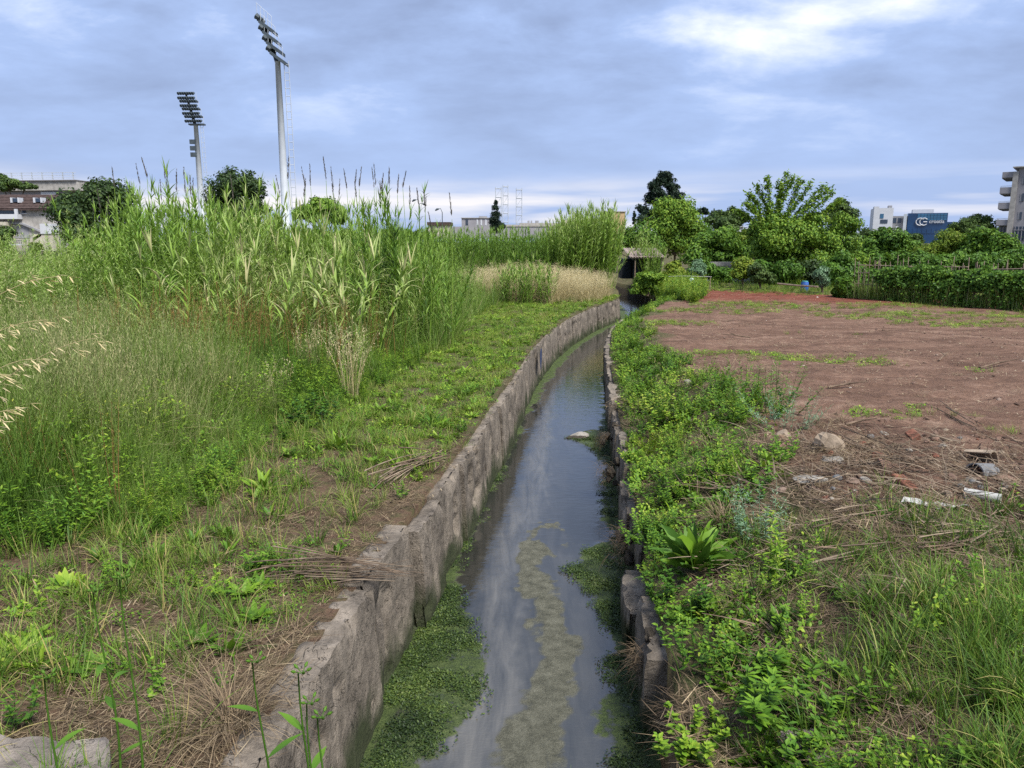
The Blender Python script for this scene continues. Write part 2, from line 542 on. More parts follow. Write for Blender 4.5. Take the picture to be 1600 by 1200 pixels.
def ground_material():
    m, t = new_mat("soil_and_litter")
    geo = N(t, "ShaderNodeNewGeometry")
    pos = geo.outputs["Position"]
    n1 = noise_node(t, pos, 0.9, 6, 0.6)
    n2 = noise_node(t, pos, 7.0, 6, 0.65)
    n3 = noise_node(t, pos, 45.0, 4, 0.7)
    # ploughed field: streaks along the direction the machine drove
    mp = N(t, "ShaderNodeMapping"); mp.inputs["Scale"].default_value = (0.7, 1.5, 1); mp.inputs["Rotation"].default_value = (0, 0, math.radians(-7))
    t.links.new(pos, mp.inputs[0])
    n4 = noise_node(t, mp.outputs[0], 1.0, 6, 0.65, 0.8)
    mixn = math_node(t, "ADD", math_node(t, "MULTIPLY", n4, 0.55), math_node(t, "ADD", math_node(t, "MULTIPLY", n2, 0.3), math_node(t, "MULTIPLY", n3, 0.2)))
    soil = ramp_node(t, mixn, [(0.33, (0.050, 0.029, 0.020)), (0.45, (0.115, 0.068, 0.047)), (0.57, (0.185, 0.112, 0.078)), (0.72, (0.32, 0.22, 0.16))])
    redsoil = ramp_node(t, mixn, [(0.33, (0.06, 0.021, 0.014)), (0.5, (0.15, 0.05, 0.032)), (0.7, (0.26, 0.11, 0.075))])
    litter = ramp_node(t, math_node(t, "ADD", math_node(t, "MULTIPLY", n1, 0.4), math_node(t, "MULTIPLY", n3, 0.6)),
                       [(0.35, (0.045, 0.035, 0.022)), (0.5, (0.095, 0.075, 0.042)), (0.65, (0.17, 0.135, 0.075))])
    base = mix_color(t, math_node(t, "MULTIPLY_ADD", math_node(t, "ADD", attr(t, "red"), math_node(t, "MULTIPLY", n1, 0.5)), 2.2, -0.95, clamp=True), soil, redsoil)
    vg = math_node(t, "MULTIPLY_ADD", math_node(t, "ADD", attr(t, "veg"), math_node(t, "MULTIPLY", n2, 0.5)), 3.0, -1.9, clamp=True)
    col = mix_color(t, vg, base, litter)
    # green moss and seedlings film inside the vegetated strips
    green = math_node(t, "MULTIPLY", vg, math_node(t, "MULTIPLY_ADD", n2, 4.0, -1.7, clamp=True), clamp=True)
    col = mix_color(t, math_node(t, "MULTIPLY", green, 0.55), col, (0.055, 0.10, 0.024))
    # mud below the bank edge
    sp = N(t, "ShaderNodeSeparateXYZ"); t.links.new(pos, sp.inputs[0])
    mud = math_node(t, "MULTIPLY_ADD", sp.outputs[2], -4.0, -1.6, clamp=True)
    col = mix_color(t, mud, col, (0.045, 0.037, 0.026))
    hgt = math_node(t, "ADD", math_node(t, "MULTIPLY", n2, 0.7), math_node(t, "MULTIPLY", n3, 0.35))
    return finish(m, t, principled(t, col, 0.95, 0.1, bump(t, hgt, 1.0, 0.10)))


def concrete_material(name, tone):
    m, t = new_mat(name)
    geo = N(t, "ShaderNodeNewGeometry"); pos = geo.outputs["Position"]
    mp = N(t, "ShaderNodeMapping"); mp.inputs["Scale"].default_value = (1, 1, 0.6); t.links.new(pos, mp.inputs[0])
    st = noise_node(t, mp.outputs[0], 2.4, 6, 0.6, 0.5)
    n2 = noise_node(t, pos, 11.0, 6, 0.68)
    n3 = noise_node(t, pos, 70.0, 3, 0.7)
    k = tuple(tone)
    f = math_node(t, "ADD", math_node(t, "MULTIPLY", st, 0.55), math_node(t, "ADD", math_node(t, "MULTIPLY", n2, 0.32), math_node(t, "MULTIPLY", n3, 0.16)))
    col = ramp_node(t, f, [(0.36, tuple(c * 0.28 for c in k)), (0.46, tuple(c * 0.66 for c in k)), (0.54, k), (0.68, tuple(min(1, c * 1.7) for c in k))])
    spz = N(t, "ShaderNodeSeparateXYZ"); t.links.new(pos, spz.inputs[0])
    lowm = math_node(t, "MULTIPLY_ADD", math_node(t, "ADD", spz.outputs[2], math_node(t, "MULTIPLY", st, 0.9)), -4.0, -0.75, clamp=True)
    col = mix_color(t, math_node(t, "MULTIPLY", lowm, 0.93), col, (0.035, 0.045, 0.018))
    spot = math_node(t, "MULTIPLY_ADD", noise_node(t, pos, 13, 4, 0.5), 12.0, -7.9, clamp=True)
    col = mix_color(t, math_node(t, "MULTIPLY", spot, 0.3), col, (0.05, 0.045, 0.04))
    cn = noise_node(t, pos, 2.6, 5, 0.6, 0.9)
    crack = math_node(t, "MULTIPLY_ADD", math_node(t, "ABSOLUTE", math_node(t, "SUBTRACT", cn, 0.47)), -220.0, 1.0, clamp=True)
    col = mix_color(t, math_node(t, "MULTIPLY", crack, 0.45), col, (0.03, 0.026, 0.02))
    h = math_node(t, "SUBTRACT", math_node(t, "ADD", n2, math_node(t, "MULTIPLY", n3, 0.35)), math_node(t, "ADD", math_node(t, "MULTIPLY", crack, 0.8), math_node(t, "MULTIPLY", spot, 0.25)))
    return finish(m, t, principled(t, col, 0.92, 0.2, bump(t, h, 1.0, 0.025)))


M_GROUND = ground_material()
M_CONC = concrete_material("weathered_concrete", (0.185, 0.155, 0.122))
M_CONCPALE = concrete_material("pale_concrete", (0.21, 0.18, 0.15))
make_ground()


def wall_slab(parent, s0, s1, side, top, thick, off, lean, seed, chip=None, bottom=-1.62):
    """one cast slab of the channel lining between y=s0 and y=s1; side -1 left bank, +1 right bank"""
    g = Geo()
    nu = max(10, int((s1 - s0) / (0.045 if s0 < 12 else 0.09))); nv = 34
    u = np.linspace(s0, s1, nu)
    edge = L(u) if side < 0 else R(u)
    dx = np.gradient(edge, u)
    tl = np.sqrt(1 + dx * dx)
    nx, ny = -side / tl, side * dx / tl              # towards the water
    zv = np.concatenate([np.linspace(bottom, top, nv), np.full(6, top), [top - 0.4]])
    dv = np.concatenate([np.zeros(nv), np.linspace(thick / 6, thick, 6), [thick]])
    S, Z = np.meshgrid(u, zv, indexing="ij")
    face = np.arange(len(zv)) < nv
    rough = 0.06 * (fbm(S, Z, 1.2, 4, 77) - 0.5) + 0.022 * (fbm(S, Z, 9, 3, seed + 1) - 0.5)
    pit = fbm(S, Z, 3.2, 3, seed + 2)
    rough = rough - 0.05 * sstep(0.66, 0.74, pit)
    if chip is not None:
        for (cy, cz, rad, dep) in chip:
            dd = np.sqrt(((S - cy) * 1.0) ** 2 + ((Z - cz) * 1.25) ** 2) + 0.16 * (fbm(S, Z, 7, 3, seed + 4) - 0.5)
            rough = rough - dep * (1 - sstep(rad * 0.75, rad, dd))
    wob = top + 0.07 * (fbm(S, S * 0, 1.0, 3, 5) - 0.55) + 0.05 * (fbm(S, S * 0, 7, 3, seed + 6) - 0.5)
    broke = 0.05 * sstep(0.60, 0.70, fbm(S, S * 0 + 3.3, 1.1, 2, seed + 7))
    frac = np.clip((Z - (top - 0.5)) / 0.5, 0, 1)
    Z2 = Z + (wob - top - broke * (fbm(S, dv[None] * 6, 2.5, 3, seed + 9))) * frac
    dep = np.broadcast_to(dv[None], S.shape)
    inward = np.where(face[None], rough, 0.0) + off + lean * (Z - bottom)
    # worn arris at the top front
    k = np.exp(-((Z - top) / 0.05) ** 2) * face[None] * (0.008 + 0.05 * sstep(0.45, 0.7, fbm(S, S * 0, 6, 4, seed + 8)))
    X = edge[:, None] + nx[:, None] * (inward - dep - k)
    Y = S + ny[:, None] * (inward - dep - k)
    Z2 = Z2 + np.where(face[None], 0, 0.02 * (fbm(X, Y, 12, 3, seed) - 0.5))
    r, c = X.shape
    i = np.arange(r - 1)[:, None] * c + np.arange(c - 1)[None]
    q = np.stack([i, i + c, i + c + 1, i + 1], -1)
    if side > 0:
        q = q[..., ::-1]
    v = np.stack([X, Y, Z2], -1).reshape(-1, 3)
    g.add(v, q[:, :nv - 1].reshape(-1, 4))            # face and top do not share vertices: a crisp arris
    g.add(v, q[:, nv - 1:].reshape(-1, 4))
    for row in (0, r - 1):                             # end faces
        pts = v.reshape(r, c, 3)[row]
        cpt = pts.mean(0)
        tri = [[j, j + 1, c] for j in range(c - 1)] + [[c - 1, 0, c]]
        g.add(np.vstack([pts, cpt]), None, tri)
    return g.obj("concrete_slab", M_CONC, parent, smooth=True)


wall_left = tag(empty("channel_lining", (L(6.0), 6.0, 0)), "weathered concrete wall lining the left bank of the stream", "wall")
cuts = [-2.5, 0.4, 2.35, 5.22, 6.45, 7.35, 8.5, 10.0, 11.6, 13.4, 15.2, 17.2, 19.3, 21.3, 23.4, 25.8, 28.2, 30.4, 32.6, 34.6]
for i in range(len(cuts) - 1):
    gap_ = 0.006 + 0.012 * rng.random()
    off = 0.05 + [0, 0, 0.0, -0.04, 0.05, -0.02, 0.03, -0.01, 0.02, -0.02][i] if i < 10 else rng.normal() * 0.015
    chips = [(3.95, -0.42, 0.14, 0.05), (4.35, -0.28, 0.10, 0.04), (3.55, -0.75, 0.09, 0.03), (3.05, -1.12, 0.13, 0.16)] if i == 2 else ([(cuts[i] + 0.4, -0.3, 0.2, 0.05)] if i % 3 == 0 else None)
    wall_slab(wall_left, cuts[i] + gap_, cuts[i + 1] - gap_, -1, (0.0 if i < 4 else -0.05) + 0.008 * rng.normal(), 0.22 - (0.07 if i > 3 else 0), off, -0.045 + rng.normal() * 0.008, 20 + i * 3, chips)
wall_right = tag(empty("channel_lining", (R(6.0), 6.0, 0)), "broken overgrown concrete wall lining the right bank of the stream", "wall")
cutr = [-2.5, 0.8, 3.1, 4.95, 6.0, 7.0, 8.1, 9.4, 11.2, 13.0, 15.0, 17.4, 20.0, 22.6, 25.4, 28.2, 31.0, 34.0]
for i in range(len(cutr) - 1):
    gap_ = 0.02 + 0.05 * rng.random()
    top = [-.3, -.3, -0.30, -0.42, -0.62, -0.42, -0.50, -0.32, -0.4, -0.3, -0.35, -0.3][i] if i < 12 else -0.32
    wall_slab(wall_right, cutr[i] + gap_, cutr[i + 1] - gap_, 1, top, 0.22, [0, 0, -0.06, 0.03, 0.08, -0.02, 0.02, 0, 0.02][i] if i < 9 else 0.0, -0.22 if i == 2 else -0.03 + rng.normal() * 0.02, 120 + i * 3,
              [(4.1, -0.75, 0.13, 0.10), (3.7, -1.05, 0.2, 0.06)] if i == 2 else None)


# ---------------------------------------------------------------- water with floating algae, painted sky sheen and silt
def make_water():
    rows = np.concatenate([np.arange(1.5, 11, 0.03), np.arange(11, 20, 0.06), np.arange(20, 56, 0.15)])
    cols = np.linspace(-0.04, 1.04, 72)
    Y = np.broadcast_to(rows[:, None], (len(rows), len(cols)))
    U = np.broadcast_to(cols[None], Y.shape)
    X = L(Y) + (R(Y) - L(Y)) * U
    n1 = fbm(X, Y, 2.2, 4, 31) - 0.5; n2 = fbm(X, Y, 9, 3, 32) - 0.5; n3 = fbm(X * 2.0, Y * 0.7, 3, 3, 33) - 0.5

    def band(pts, soft=0.05, wob=0.20):
        pts = np.array(pts)
        a = np.interp(rows, pts[:, 0], pts[:, 1])[:, None]; b = np.interp(rows, pts[:, 0], pts[:, 2])[:, None]
        u = U + wob * n1 + 0.10 * n2
        return sstep(a - soft, a + soft, u) * (1 - sstep(b - soft, b + soft, u))

    left = band([(1.5, -1, .34), (4.6, -1, .31), (5.3, -1, .36), (5.9, -1, .36), (6.4, -1, .24), (7.2, -1, .13), (8.0, -1, .06), (10, -1, .03), (14, -1, .03), (17, -1, .06), (20, -1, .14), (24, -1, .18), (30, -1, .2), (56, -1, .1)])
    right = band([(1.5, .92, 2), (4.4, .90, 2), (5.2, .86, 2), (6.2, .87, 2), (7.2, .84, 2), (7.7, .68, 2), (8.2, .74, 2), (8.6, .93, 2), (10.5, .92, 2), (11.5, .97, 2), (12.6, .80, 2), (13.4, .55, 2), (14.0, .86, 2), (15, .95, 2), (24, 1.02, 2), (56, 1.02, 2)])
    mud = band([(1.5, .50, .70), (4.6, .51, .69), (5.2, .53, .74), (6.2, .55, .72), (7.2, .43, .62), (8.0, .37, .58), (8.5, .40, .56), (8.62, .5, .5), (56, .5, .5)], 0.04, 0.22)
    loop = np.exp(-((np.sqrt(((X - 0.50 + 0.3 * n1) / 0.27) ** 2 + ((Y - 8.55 + 0.8 * n1) / 0.5) ** 2) - 1 + 0.9 * n2) / 0.24) ** 2) * sstep(8.1, 8.5, Y) * (1 - 0.6 * sstep(0.55, 0.75, X))
    mud = np.clip(mud + loop * 0.9, 0, 1)
    silt_and_sheen = band([(1.5, .22, .46), (4.6, .24, .46), (5.3, .33, .52), (6.2, .32, .50), (7.4, .22, .40), (9, .22, .42), (10.5, .26, .46), (13, .20, .40), (16, .2, .3), (18, .25, .25), (56, .2, .2)], 0.09, 0.12)  # pale streak: real silt plus the sky's bright reflection put into the colour
    silt2 = band([(1.5, .0, .0), (4.0, .30, .95), (5.5, .45, .9), (7, .55, .85), (9, .5, .6), (56, .5, .5)], 0.15, 0.2) * 0.4
    g = Geo()
    r, c = X.shape
    i = np.arange(r - 1)[:, None] * c + np.arange(c - 1)[None]
    q = np.stack([i, i + 1, i + c + 1, i + c], -1).reshape(-1, 4)
    mat_h = 0.008 * np.clip(left + right, 0, 1) + 0.004 * mud
    g.add(np.stack([X, Y, WATER_Z + mat_h + 0.006 * np.clip(left + right, 0, 1) * n2], -1).reshape(-1, 3), q)
    o = g.obj("stream_water", M_WATER, smooth=True)
    for nm, val in (("algae", np.clip(left + right, 0, 1)), ("mud", mud), ("silt_and_sheen", np.clip(silt_and_sheen + silt2, 0, 1)), ("flow", U)):
        a = o.data.attributes.new(nm, "FLOAT", "POINT")
        a.data.foreach_set("value", val.ravel().astype(np.float32))
    k = np.where((np.clip(left + right, 0, 1) > 0.75).ravel() & (Y.ravel() < 14) & (U.ravel() > 0.0) & (U.ravel() < 1.0))[0]
    cl_ = fbm(X.ravel()[k], Y.ravel()[k], 5.0, 3, 37); k = k[np.random.default_rng(4).random(len(k)) < sstep(0.42, 0.62, cl_)]
    k = np.random.default_rng(9).choice(k, min(len(k), 4200), replace=False)
    make_water.weed = np.stack([X.ravel()[k], Y.ravel()[k], np.full(len(k), WATER_Z + 0.008)], 1)
    return tag(o, "murky shallow stream with green algae along both walls", "water", kind="structure")


def water_material():
    m, t = new_mat("stream_water")
    geo = N(t, "ShaderNodeNewGeometry"); pos = geo.outputs["Position"]
    nf = noise_node(t, pos, 95, 4, 0.8); nm = noise_node(t, pos, 9, 5, 0.65)
    mp = N(t, "ShaderNodeMapping"); mp.inputs["Scale"].default_value = (1.0, 2.6, 1); mp.inputs["Rotation"].default_value = (0, 0, math.radians(12)); t.links.new(pos, mp.inputs[0])
    rip = noise_node(t, mp.outputs[0], 5.5, 3, 0.5, 0.6)
    rip2 = noise_node(t, mp.outputs[0], 22, 2, 0.5, 0.8)
    sm = N(t, "ShaderNodeMapping"); sm.inputs["Scale"].default_value = (4.2, 0.55, 1); sm.inputs["Rotation"].default_value = (0, 0, math.radians(4)); t.links.new(pos, sm.inputs[0])
    ns = noise_node(t, sm.outputs[0], 1.6, 5, 0.6, 0.7)
    al = math_node(t, "MULTIPLY_ADD", math_node(t, "ADD", attr(t, "algae"), math_node(t, "MULTIPLY_ADD", nm, 1.9, -1.05)), 2.4, -0.9, clamp=True)
    md = math_node(t, "MULTIPLY_ADD", math_node(t, "ADD", attr(t, "mud"), math_node(t, "MULTIPLY_ADD", math_node(t, "ADD", math_node(t, "MULTIPLY", ns, 0.65), math_node(t, "MULTIPLY", nm, 0.35)), 1.7, -0.9)), 2.4, -0.9, clamp=True)
    si = math_node(t, "MULTIPLY", attr(t, "silt_and_sheen"), math_node(t, "MULTIPLY_ADD", ns, 2.0, -0.45, clamp=True), clamp=True)
    water_col = mix_color(t, si, (0.018, 0.019, 0.016), (0.115, 0.107, 0.088))
    algae_col = ramp_node(t, math_node(t, "ADD", math_node(t, "MULTIPLY", nm, 0.38), math_node(t, "MULTIPLY", nf, 0.62)),
                          [(0.38, (0.008, 0.014, 0.006)), (0.46, (0.035, 0.054, 0.014)), (0.54, (0.07, 0.10, 0.025)), (0.63, (0.12, 0.15, 0.055)), (0.72, (0.17, 0.18, 0.10))])
    mud_col = ramp_node(t, math_node(t, "ADD", math_node(t, "MULTIPLY", nm, 0.5), math_node(t, "MULTIPLY", nf, 0.5)),
                        [(0.38, (0.045, 0.045, 0.03)), (0.5, (0.10, 0.098, 0.068)), (0.66, (0.18, 0.175, 0.13))])
    film = math_node(t, "MAXIMUM", al, md)
    rh = math_node(t, "ADD", math_node(t, "MULTIPLY", rip, 0.012), math_node(t, "MULTIPLY", math_node(t, "MULTIPLY", rip2, attr(t, "silt_and_sheen")), 0.012))
    bw = N(t, "ShaderNodeBump"); bw.inputs["Strength"].default_value = 0.22; bw.inputs["Distance"].default_value = 1.0
    t.links.new(rh, bw.inputs["Height"])
    w = principled(t, water_col, 0.03, 0.5, bw.outputs[0], IOR=1.85)
    solid = mix_color(t, al, mud_col, algae_col)
    a = principled(t, solid, 0.75, 0.25, bump(t, nf, 0.9, 0.02))
    mx = N(t, "ShaderNodeMixShader")
    t.links.new(math_node(t, "MULTIPLY", film, 0.93), mx.inputs[0]); t.links.new(w, mx.inputs[1]); t.links.new(a, mx.inputs[2])
    return finish(m, t, mx.outputs[0])


M_WATER = water_material()
make_water()

# ---------------------------------------------------------------- plants: prototypes (never linked to the scene) and scattering
def proto(name, g, mats, smooth=False):
    return bpy.data.objects.new("source_" + name, g.mesh("source_" + name, mats, smooth))


def scatter(name, protos, pts, scale, tint, label, cat, tilt=0.12, seed=0, squash=None, rot=None):
    """ONE stuff object: instances of plant meshes on given points"""
    r = np.random.default_rng(seed + 100)
    pts = np.asarray(pts, float); n = len(pts)
    me = bpy.data.meshes.new(name)
    me.vertices.add(n); me.vertices.foreach_set("co", pts.ravel())
    for nm, typ, val in (("idx", "INT", r.integers(0, len(protos), n)), ("scl", "FLOAT", arr(scale, n)), ("itint", "FLOAT", arr(tint, n))):
        a = me.attributes.new(nm, typ, "POINT")
        a.data.foreach_set("value", np.asarray(val).astype(np.int32 if typ == "INT" else np.float32))
    rt = np.stack([r.normal(0, tilt, n), r.normal(0, tilt, n), r.random(n) * 6.283], 1) if rot is None else rot
    a = me.attributes.new("rot", "FLOAT_VECTOR", "POINT"); a.data.foreach_set("vector", rt.ravel().astype(np.float32))
    ob = bpy.data.objects.new(name, me); COL.objects.link(ob)
    ng = bpy.data.node_groups.new(name + "_scatter", "GeometryNodeTree")
    ng.interface.new_socket("Geometry", in_out="INPUT", socket_type="NodeSocketGeometry")
    ng.interface.new_socket("Geometry", in_out="OUTPUT", socket_type="NodeSocketGeometry")
    gi = ng.nodes.new("NodeGroupInput"); go = ng.nodes.new("NodeGroupOutput")
    ip = ng.nodes.new("GeometryNodeInstanceOnPoints"); ip.inputs["Pick Instance"].default_value = True
    jn = ng.nodes.new("GeometryNodeJoinGeometry")
    for p in protos:
        oi = ng.nodes.new("GeometryNodeObjectInfo"); oi.inputs["Object"].default_value = p
        gt = ng.nodes.new("GeometryNodeGeometryToInstance")
        ng.links.new(oi.outputs["Geometry"], gt.inputs[0]); ng.links.new(gt.outputs[0], jn.inputs[0])

    def na(nm, typ):
        x = ng.nodes.new("GeometryNodeInputNamedAttribute"); x.data_type = typ; x.inputs["Name"].default_value = nm
        return x.outputs["Attribute"]
    ng.links.new(gi.outputs[0], ip.inputs["Points"]); ng.links.new(jn.outputs[0], ip.inputs["Instance"])
    ng.links.new(na("idx", "INT"), ip.inputs["Instance Index"])
    ng.links.new(na("rot", "FLOAT_VECTOR"), ip.inputs["Rotation"])
    ng.links.new(na("scl", "FLOAT"), ip.inputs["Scale"])
    ng.links.new(ip.outputs[0], go.inputs[0])
    md = ob.modifiers.new("scatter", "NODES"); md.node_group = ng
    tag(ob, label, cat, kind="stuff")
    return ob


U = lambda a, b, n: rng.uniform(a, b, n)
TAU = 2 * math.pi


def tuft(n, h, w, spread, lean=0.35, bend=0.7, tint=(0.3, 0.6), nseg=4, heads=0, mat=None, dry=0.0):
    g = Geo()
    a = U(0, TAU, n); rr = spread * np.sqrt(rng.random(n))
    base = np.stack([rr * np.cos(a), rr * np.sin(a), np.full(n, -0.02)], 1)
    t = U(*tint, n); t = np.where(rng.random(n) < dry, U(0.85, 1.0, n), t)
    blades(g, base, a + rng.normal(0, 0.9, n), np.abs(rng.normal(0, lean * 0.5, n)), np.abs(rng.normal(bend * 0.6, bend * 0.5, n)), U(0.45, 1.0, n) * h, U(0.7, 1.3, n) * w, nseg, t, "grass")
    if heads:
        b = base[:heads]
        p = stems(g, b, a[:heads] + 0.5, U(0, 0.18, heads), U(0, 0.35, heads), U(0.9, 1.25, heads) * h, 0.0018, 0.001, 4, 0.6)
        tip = p[:, -1]
        k = 9
        ii = np.repeat(np.arange(heads), k); u = np.tile(np.linspace(0.80, 1.0, k), heads)
        blades(g, along(p, ii, u), U(0, TAU, heads * k), U(0.2, 0.9, heads * k), 0.4, U(0.02, 0.045, heads * k), 0.006, 1, U(0.55, 0.82, heads * k), "grass")
    return g


def rosette(n, ln, w, prof="lance", tint=(0.35, 0.75), tilt=(0.5, 1.2), fold=0.12, nseg=3):
    g = Geo()
    a = np.arange(n) * 2.4 + rng.normal(0, 0.3, n)
    blades(g, np.zeros((n, 3)) + rng.normal(0, 0.008, (n, 3)), a, U(*tilt, n), U(0.2, 0.7, n), U(0.6, 1.0, n) * ln, U(0.8, 1.2, n) * w, nseg, U(*tint, n), prof, fold=fold)
    return g


def forb(ns, h, nl, ln, w, spread, prof="oval", tint=(0.3, 0.7), lean=0.3, leafbend=0.5, u0=0.1, ltilt=(0.9, 1.5), stem_tint=0.35):
    g = Geo()
    a = U(0, TAU, ns); rr = spread * np.sqrt(rng.random(ns))
    base = np.stack([rr * np.cos(a), rr * np.sin(a), np.full(ns, -0.02)], 1)
    p = stems(g, base, a, np.abs(rng.normal(0, lean, ns)), rng.normal(0, 0.25, ns), U(0.6, 1.0, ns) * h, 0.0035 * h ** 0.5 * 1.4, 0.0012, 4, stem_tint)
    m = ns * nl
    ii = np.repeat(np.arange(ns), nl); u = U(u0, 1.0, m)
    sc = 1.15 - 0.6 * u
    blades(g, along(p, ii, u), U(0, TAU, m), U(*ltilt, m), U(0, leafbend, m), ln * sc * U(0.7, 1.2, m), w * sc, 2, U(*tint, m) + 0.15 * u, prof, fold=0.1)
    return g


def carpet(n, rad, ln, w, h, tint=(0.25, 0.75), prof="oval"):
    g = Geo()
    a = U(0, TAU, n); rr = rad * np.sqrt(rng.random(n))
    z = h * rng.random(n) ** 0.7 * (1 - 0.5 * rr / rad)
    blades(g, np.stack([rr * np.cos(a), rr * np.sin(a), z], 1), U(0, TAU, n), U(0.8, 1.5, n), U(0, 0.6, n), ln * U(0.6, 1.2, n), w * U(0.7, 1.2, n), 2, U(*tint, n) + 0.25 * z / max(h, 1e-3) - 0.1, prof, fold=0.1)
    return g


def litter(n, rad, ln, w, zmax, tint=(0.2, 0.9)):
    g = Geo()
    a = U(0, TAU, n); rr = rad * np.sqrt(rng.random(n))
    main = rng.random() * TAU
    blades(g, np.stack([rr * np.cos(a), rr * np.sin(a), U(0.004, zmax, n)], 1), rng.normal(main, 0.9, n) + np.where(rng.random(n) < 0.5, math.pi, 0), U(1.25, 1.62, n), U(-0.25, 0.3, n), ln * U(0.3, 1.1, n), w * U(0.6, 1.4, n), 3, U(*tint, n), "strap", tgrad=0.05)
    return g


def tall_weed(ns, h, nl, ln, w, spread, tint=(0.3, 0.65), mat_prof="lance"):
    return forb(ns, h, nl, ln, w, spread, mat_prof, tint, lean=0.12, leafbend=0.9, u0=0.12, ltilt=(0.5, 1.3))


def reed_cane(h, nl, leaf, tint=(0.3, 0.65), lean=0.06, plume=0.0, width=0.05, u0=0.25, droop=1.4, fold=0.12):
    g = Geo()
    az = rng.random() * TAU
    p = stems(g, [[0, 0, -0.05]], az, abs(rng.normal(0, lean)), U(0.02, 0.2, 1), h, 0.011, 0.004, 8, 0.55, sides=5)
    u = np.sort(U(u0, 1.0, nl)); side = np.arange(nl) % 2 * math.pi
    pl = rng.random() * TAU
    blades(g, along(p, np.zeros(nl, int), u), pl + side + rng.normal(0, 0.45, nl), U(0.25, 0.6, nl), U(0.5, droop, nl), leaf * U(0.6, 1.1, nl) * (1.1 - 0.45 * u), width * U(0.7, 1.1, nl), 6, U(*tint, nl) + 0.12 * u, "strap", fold=fold)
    k = 5                                                # top shoot of upright young leaves
    blades(g, np.repeat(p[0, -1][None], k, 0), U(0, TAU, k), U(0.03, 0.3, k), U(0.1, 0.6, k), leaf * U(0.5, 0.9, k), width * 0.6, 5, U(*tint, k) + 0.15, "strap", fold=fold)
    return g


def oat_stem(h, n_spike, spread, sp_len=0.028, ns=3, wdt=0.007):
    g = Geo()
    a = U(0, TAU, ns)
    base = np.stack([spread * np.cos(a) * rng.random(ns), spread * np.sin(a) * rng.random(ns), np.full(ns, -0.02)], 1)
    p = stems(g, base, a, np.abs(rng.normal(0, 0.08, ns)), U(0.05, 0.5, ns), U(0.75, 1.05, ns) * h, 0.0022, 0.0009, 6, U(0.4, 0.8, ns))
    m = ns * n_spike; ii = np.repeat(np.arange(ns), n_spike); u = U(0.66, 1.0, m)
    q = blades(g, along(p, ii, u), U(0, TAU, m), U(0.5, 1.2, m), U(0.6, 1.3, m), U(0.02, 0.06, m), 0.0012, 2, 0.6, "strap", tgrad=0)
    blades(g, q[:, -1], U(0, TAU, m), U(2.0, 2.8, m), 0.2, sp_len * U(0.8, 1.2, m), wdt, 2, U(0.55, 1.0, m), "spike")
    nl = ns * 4
    blades(g, along(p, np.repeat(np.arange(ns), 4), U(0.02, 0.45, nl)), U(0, TAU, nl), U(0.3, 0.7, nl), U(0.5, 1.4, nl), U(0.15, 0.3, nl), 0.006, 4, U(0.2, 0.7, nl), "grass")
    return g


def rust_spike(ns, h):
    g = Geo()
    a = U(0, TAU, ns); base = np.stack([0.12 * np.cos(a), 0.12 * np.sin(a), np.zeros(ns)], 1)
    p = stems(g, base, a, U(0, 0.15, ns), U(0, 0.15, ns), U(0.7, 1.0, ns) * h, 0.004, 0.001, 4, 0.4)
    k = 34; m = ns * k; ii = np.repeat(np.arange(ns), k); u = U(0.55, 1.0, m)
    blades(g, along(p, ii, u) + rng.normal(0, 0.014, (m, 3)), U(0, TAU, m), U(0.3, 1.5, m), 0.3, U(0.012, 0.03, m), 0.011, 1, U(0.2, 0.9, m), "oval")
    return g


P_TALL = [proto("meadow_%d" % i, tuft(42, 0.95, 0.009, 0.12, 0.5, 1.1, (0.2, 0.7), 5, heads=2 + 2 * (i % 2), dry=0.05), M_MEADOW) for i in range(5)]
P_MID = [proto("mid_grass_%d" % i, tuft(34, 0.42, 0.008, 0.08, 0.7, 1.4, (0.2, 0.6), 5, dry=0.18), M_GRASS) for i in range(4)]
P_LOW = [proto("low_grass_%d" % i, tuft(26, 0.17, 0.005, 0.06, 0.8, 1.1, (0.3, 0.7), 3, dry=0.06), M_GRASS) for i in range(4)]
P_ROS = [proto("rosette_%d" % i, rosette(11 + i, 0.15, 0.032 + 0.006 * i), M_WEED) for i in range(4)]
P_FORB = [proto("forb_%d" % i, forb(5, 0.26, 16, 0.055, 0.03, 0.06), M_WEED) for i in range(4)]
P_FORBTALL = [proto("tall_forb_%d" % i, forb(6, 0.6, 26, 0.085, 0.034, 0.12, "lance", lean=0.22), M_WEED) for i in range(4)]
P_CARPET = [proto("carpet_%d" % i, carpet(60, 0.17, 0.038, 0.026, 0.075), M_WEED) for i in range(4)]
P_LITTER = [proto("litter_%d" % i, litter(46, 0.22, 0.22, 0.0045, 0.035), M_STRAW) for i in range(5)]
P_FLECK = [proto("fleck_%d" % i, litter(16, 0.28, 0.10, 0.007, 0.012, (0.35, 1.0)), M_STRAW) for i in range(4)]
P_WEED2 = [proto("weed_tall_%d" % i, tall_weed(5, 1.9, 70, 0.13, 0.020, 0.22), M_REED) for i in range(5)]
P_REED = [proto("reed_%d" % i, reed_cane(U(3.3, 4.1, 1)[0], 30, 0.56, width=0.047), M_REED) for i in range(8)]
P_REEDYOUNG = [proto("young_reed_%d" % i, reed_cane(U(1.5, 2.2, 1)[0], 15, 0.62, (0.42, 0.8), lean=0.16, width=0.045, u0=0.15, droop=1.9), M_REED) for i in range(6)]
P_REEDFAR = [proto("far_reed_%d" % i, Geo(), M_REED) for i in range(0)]
P_OAT = [proto("oat_%d" % i, oat_stem(1.15, 22, 0.05), M_TANGRASS) for i in range(4)]
P_RUST = [proto("rust_%d" % i, rust_spike(5, 1.15), M_RUST) for i in range(3)]
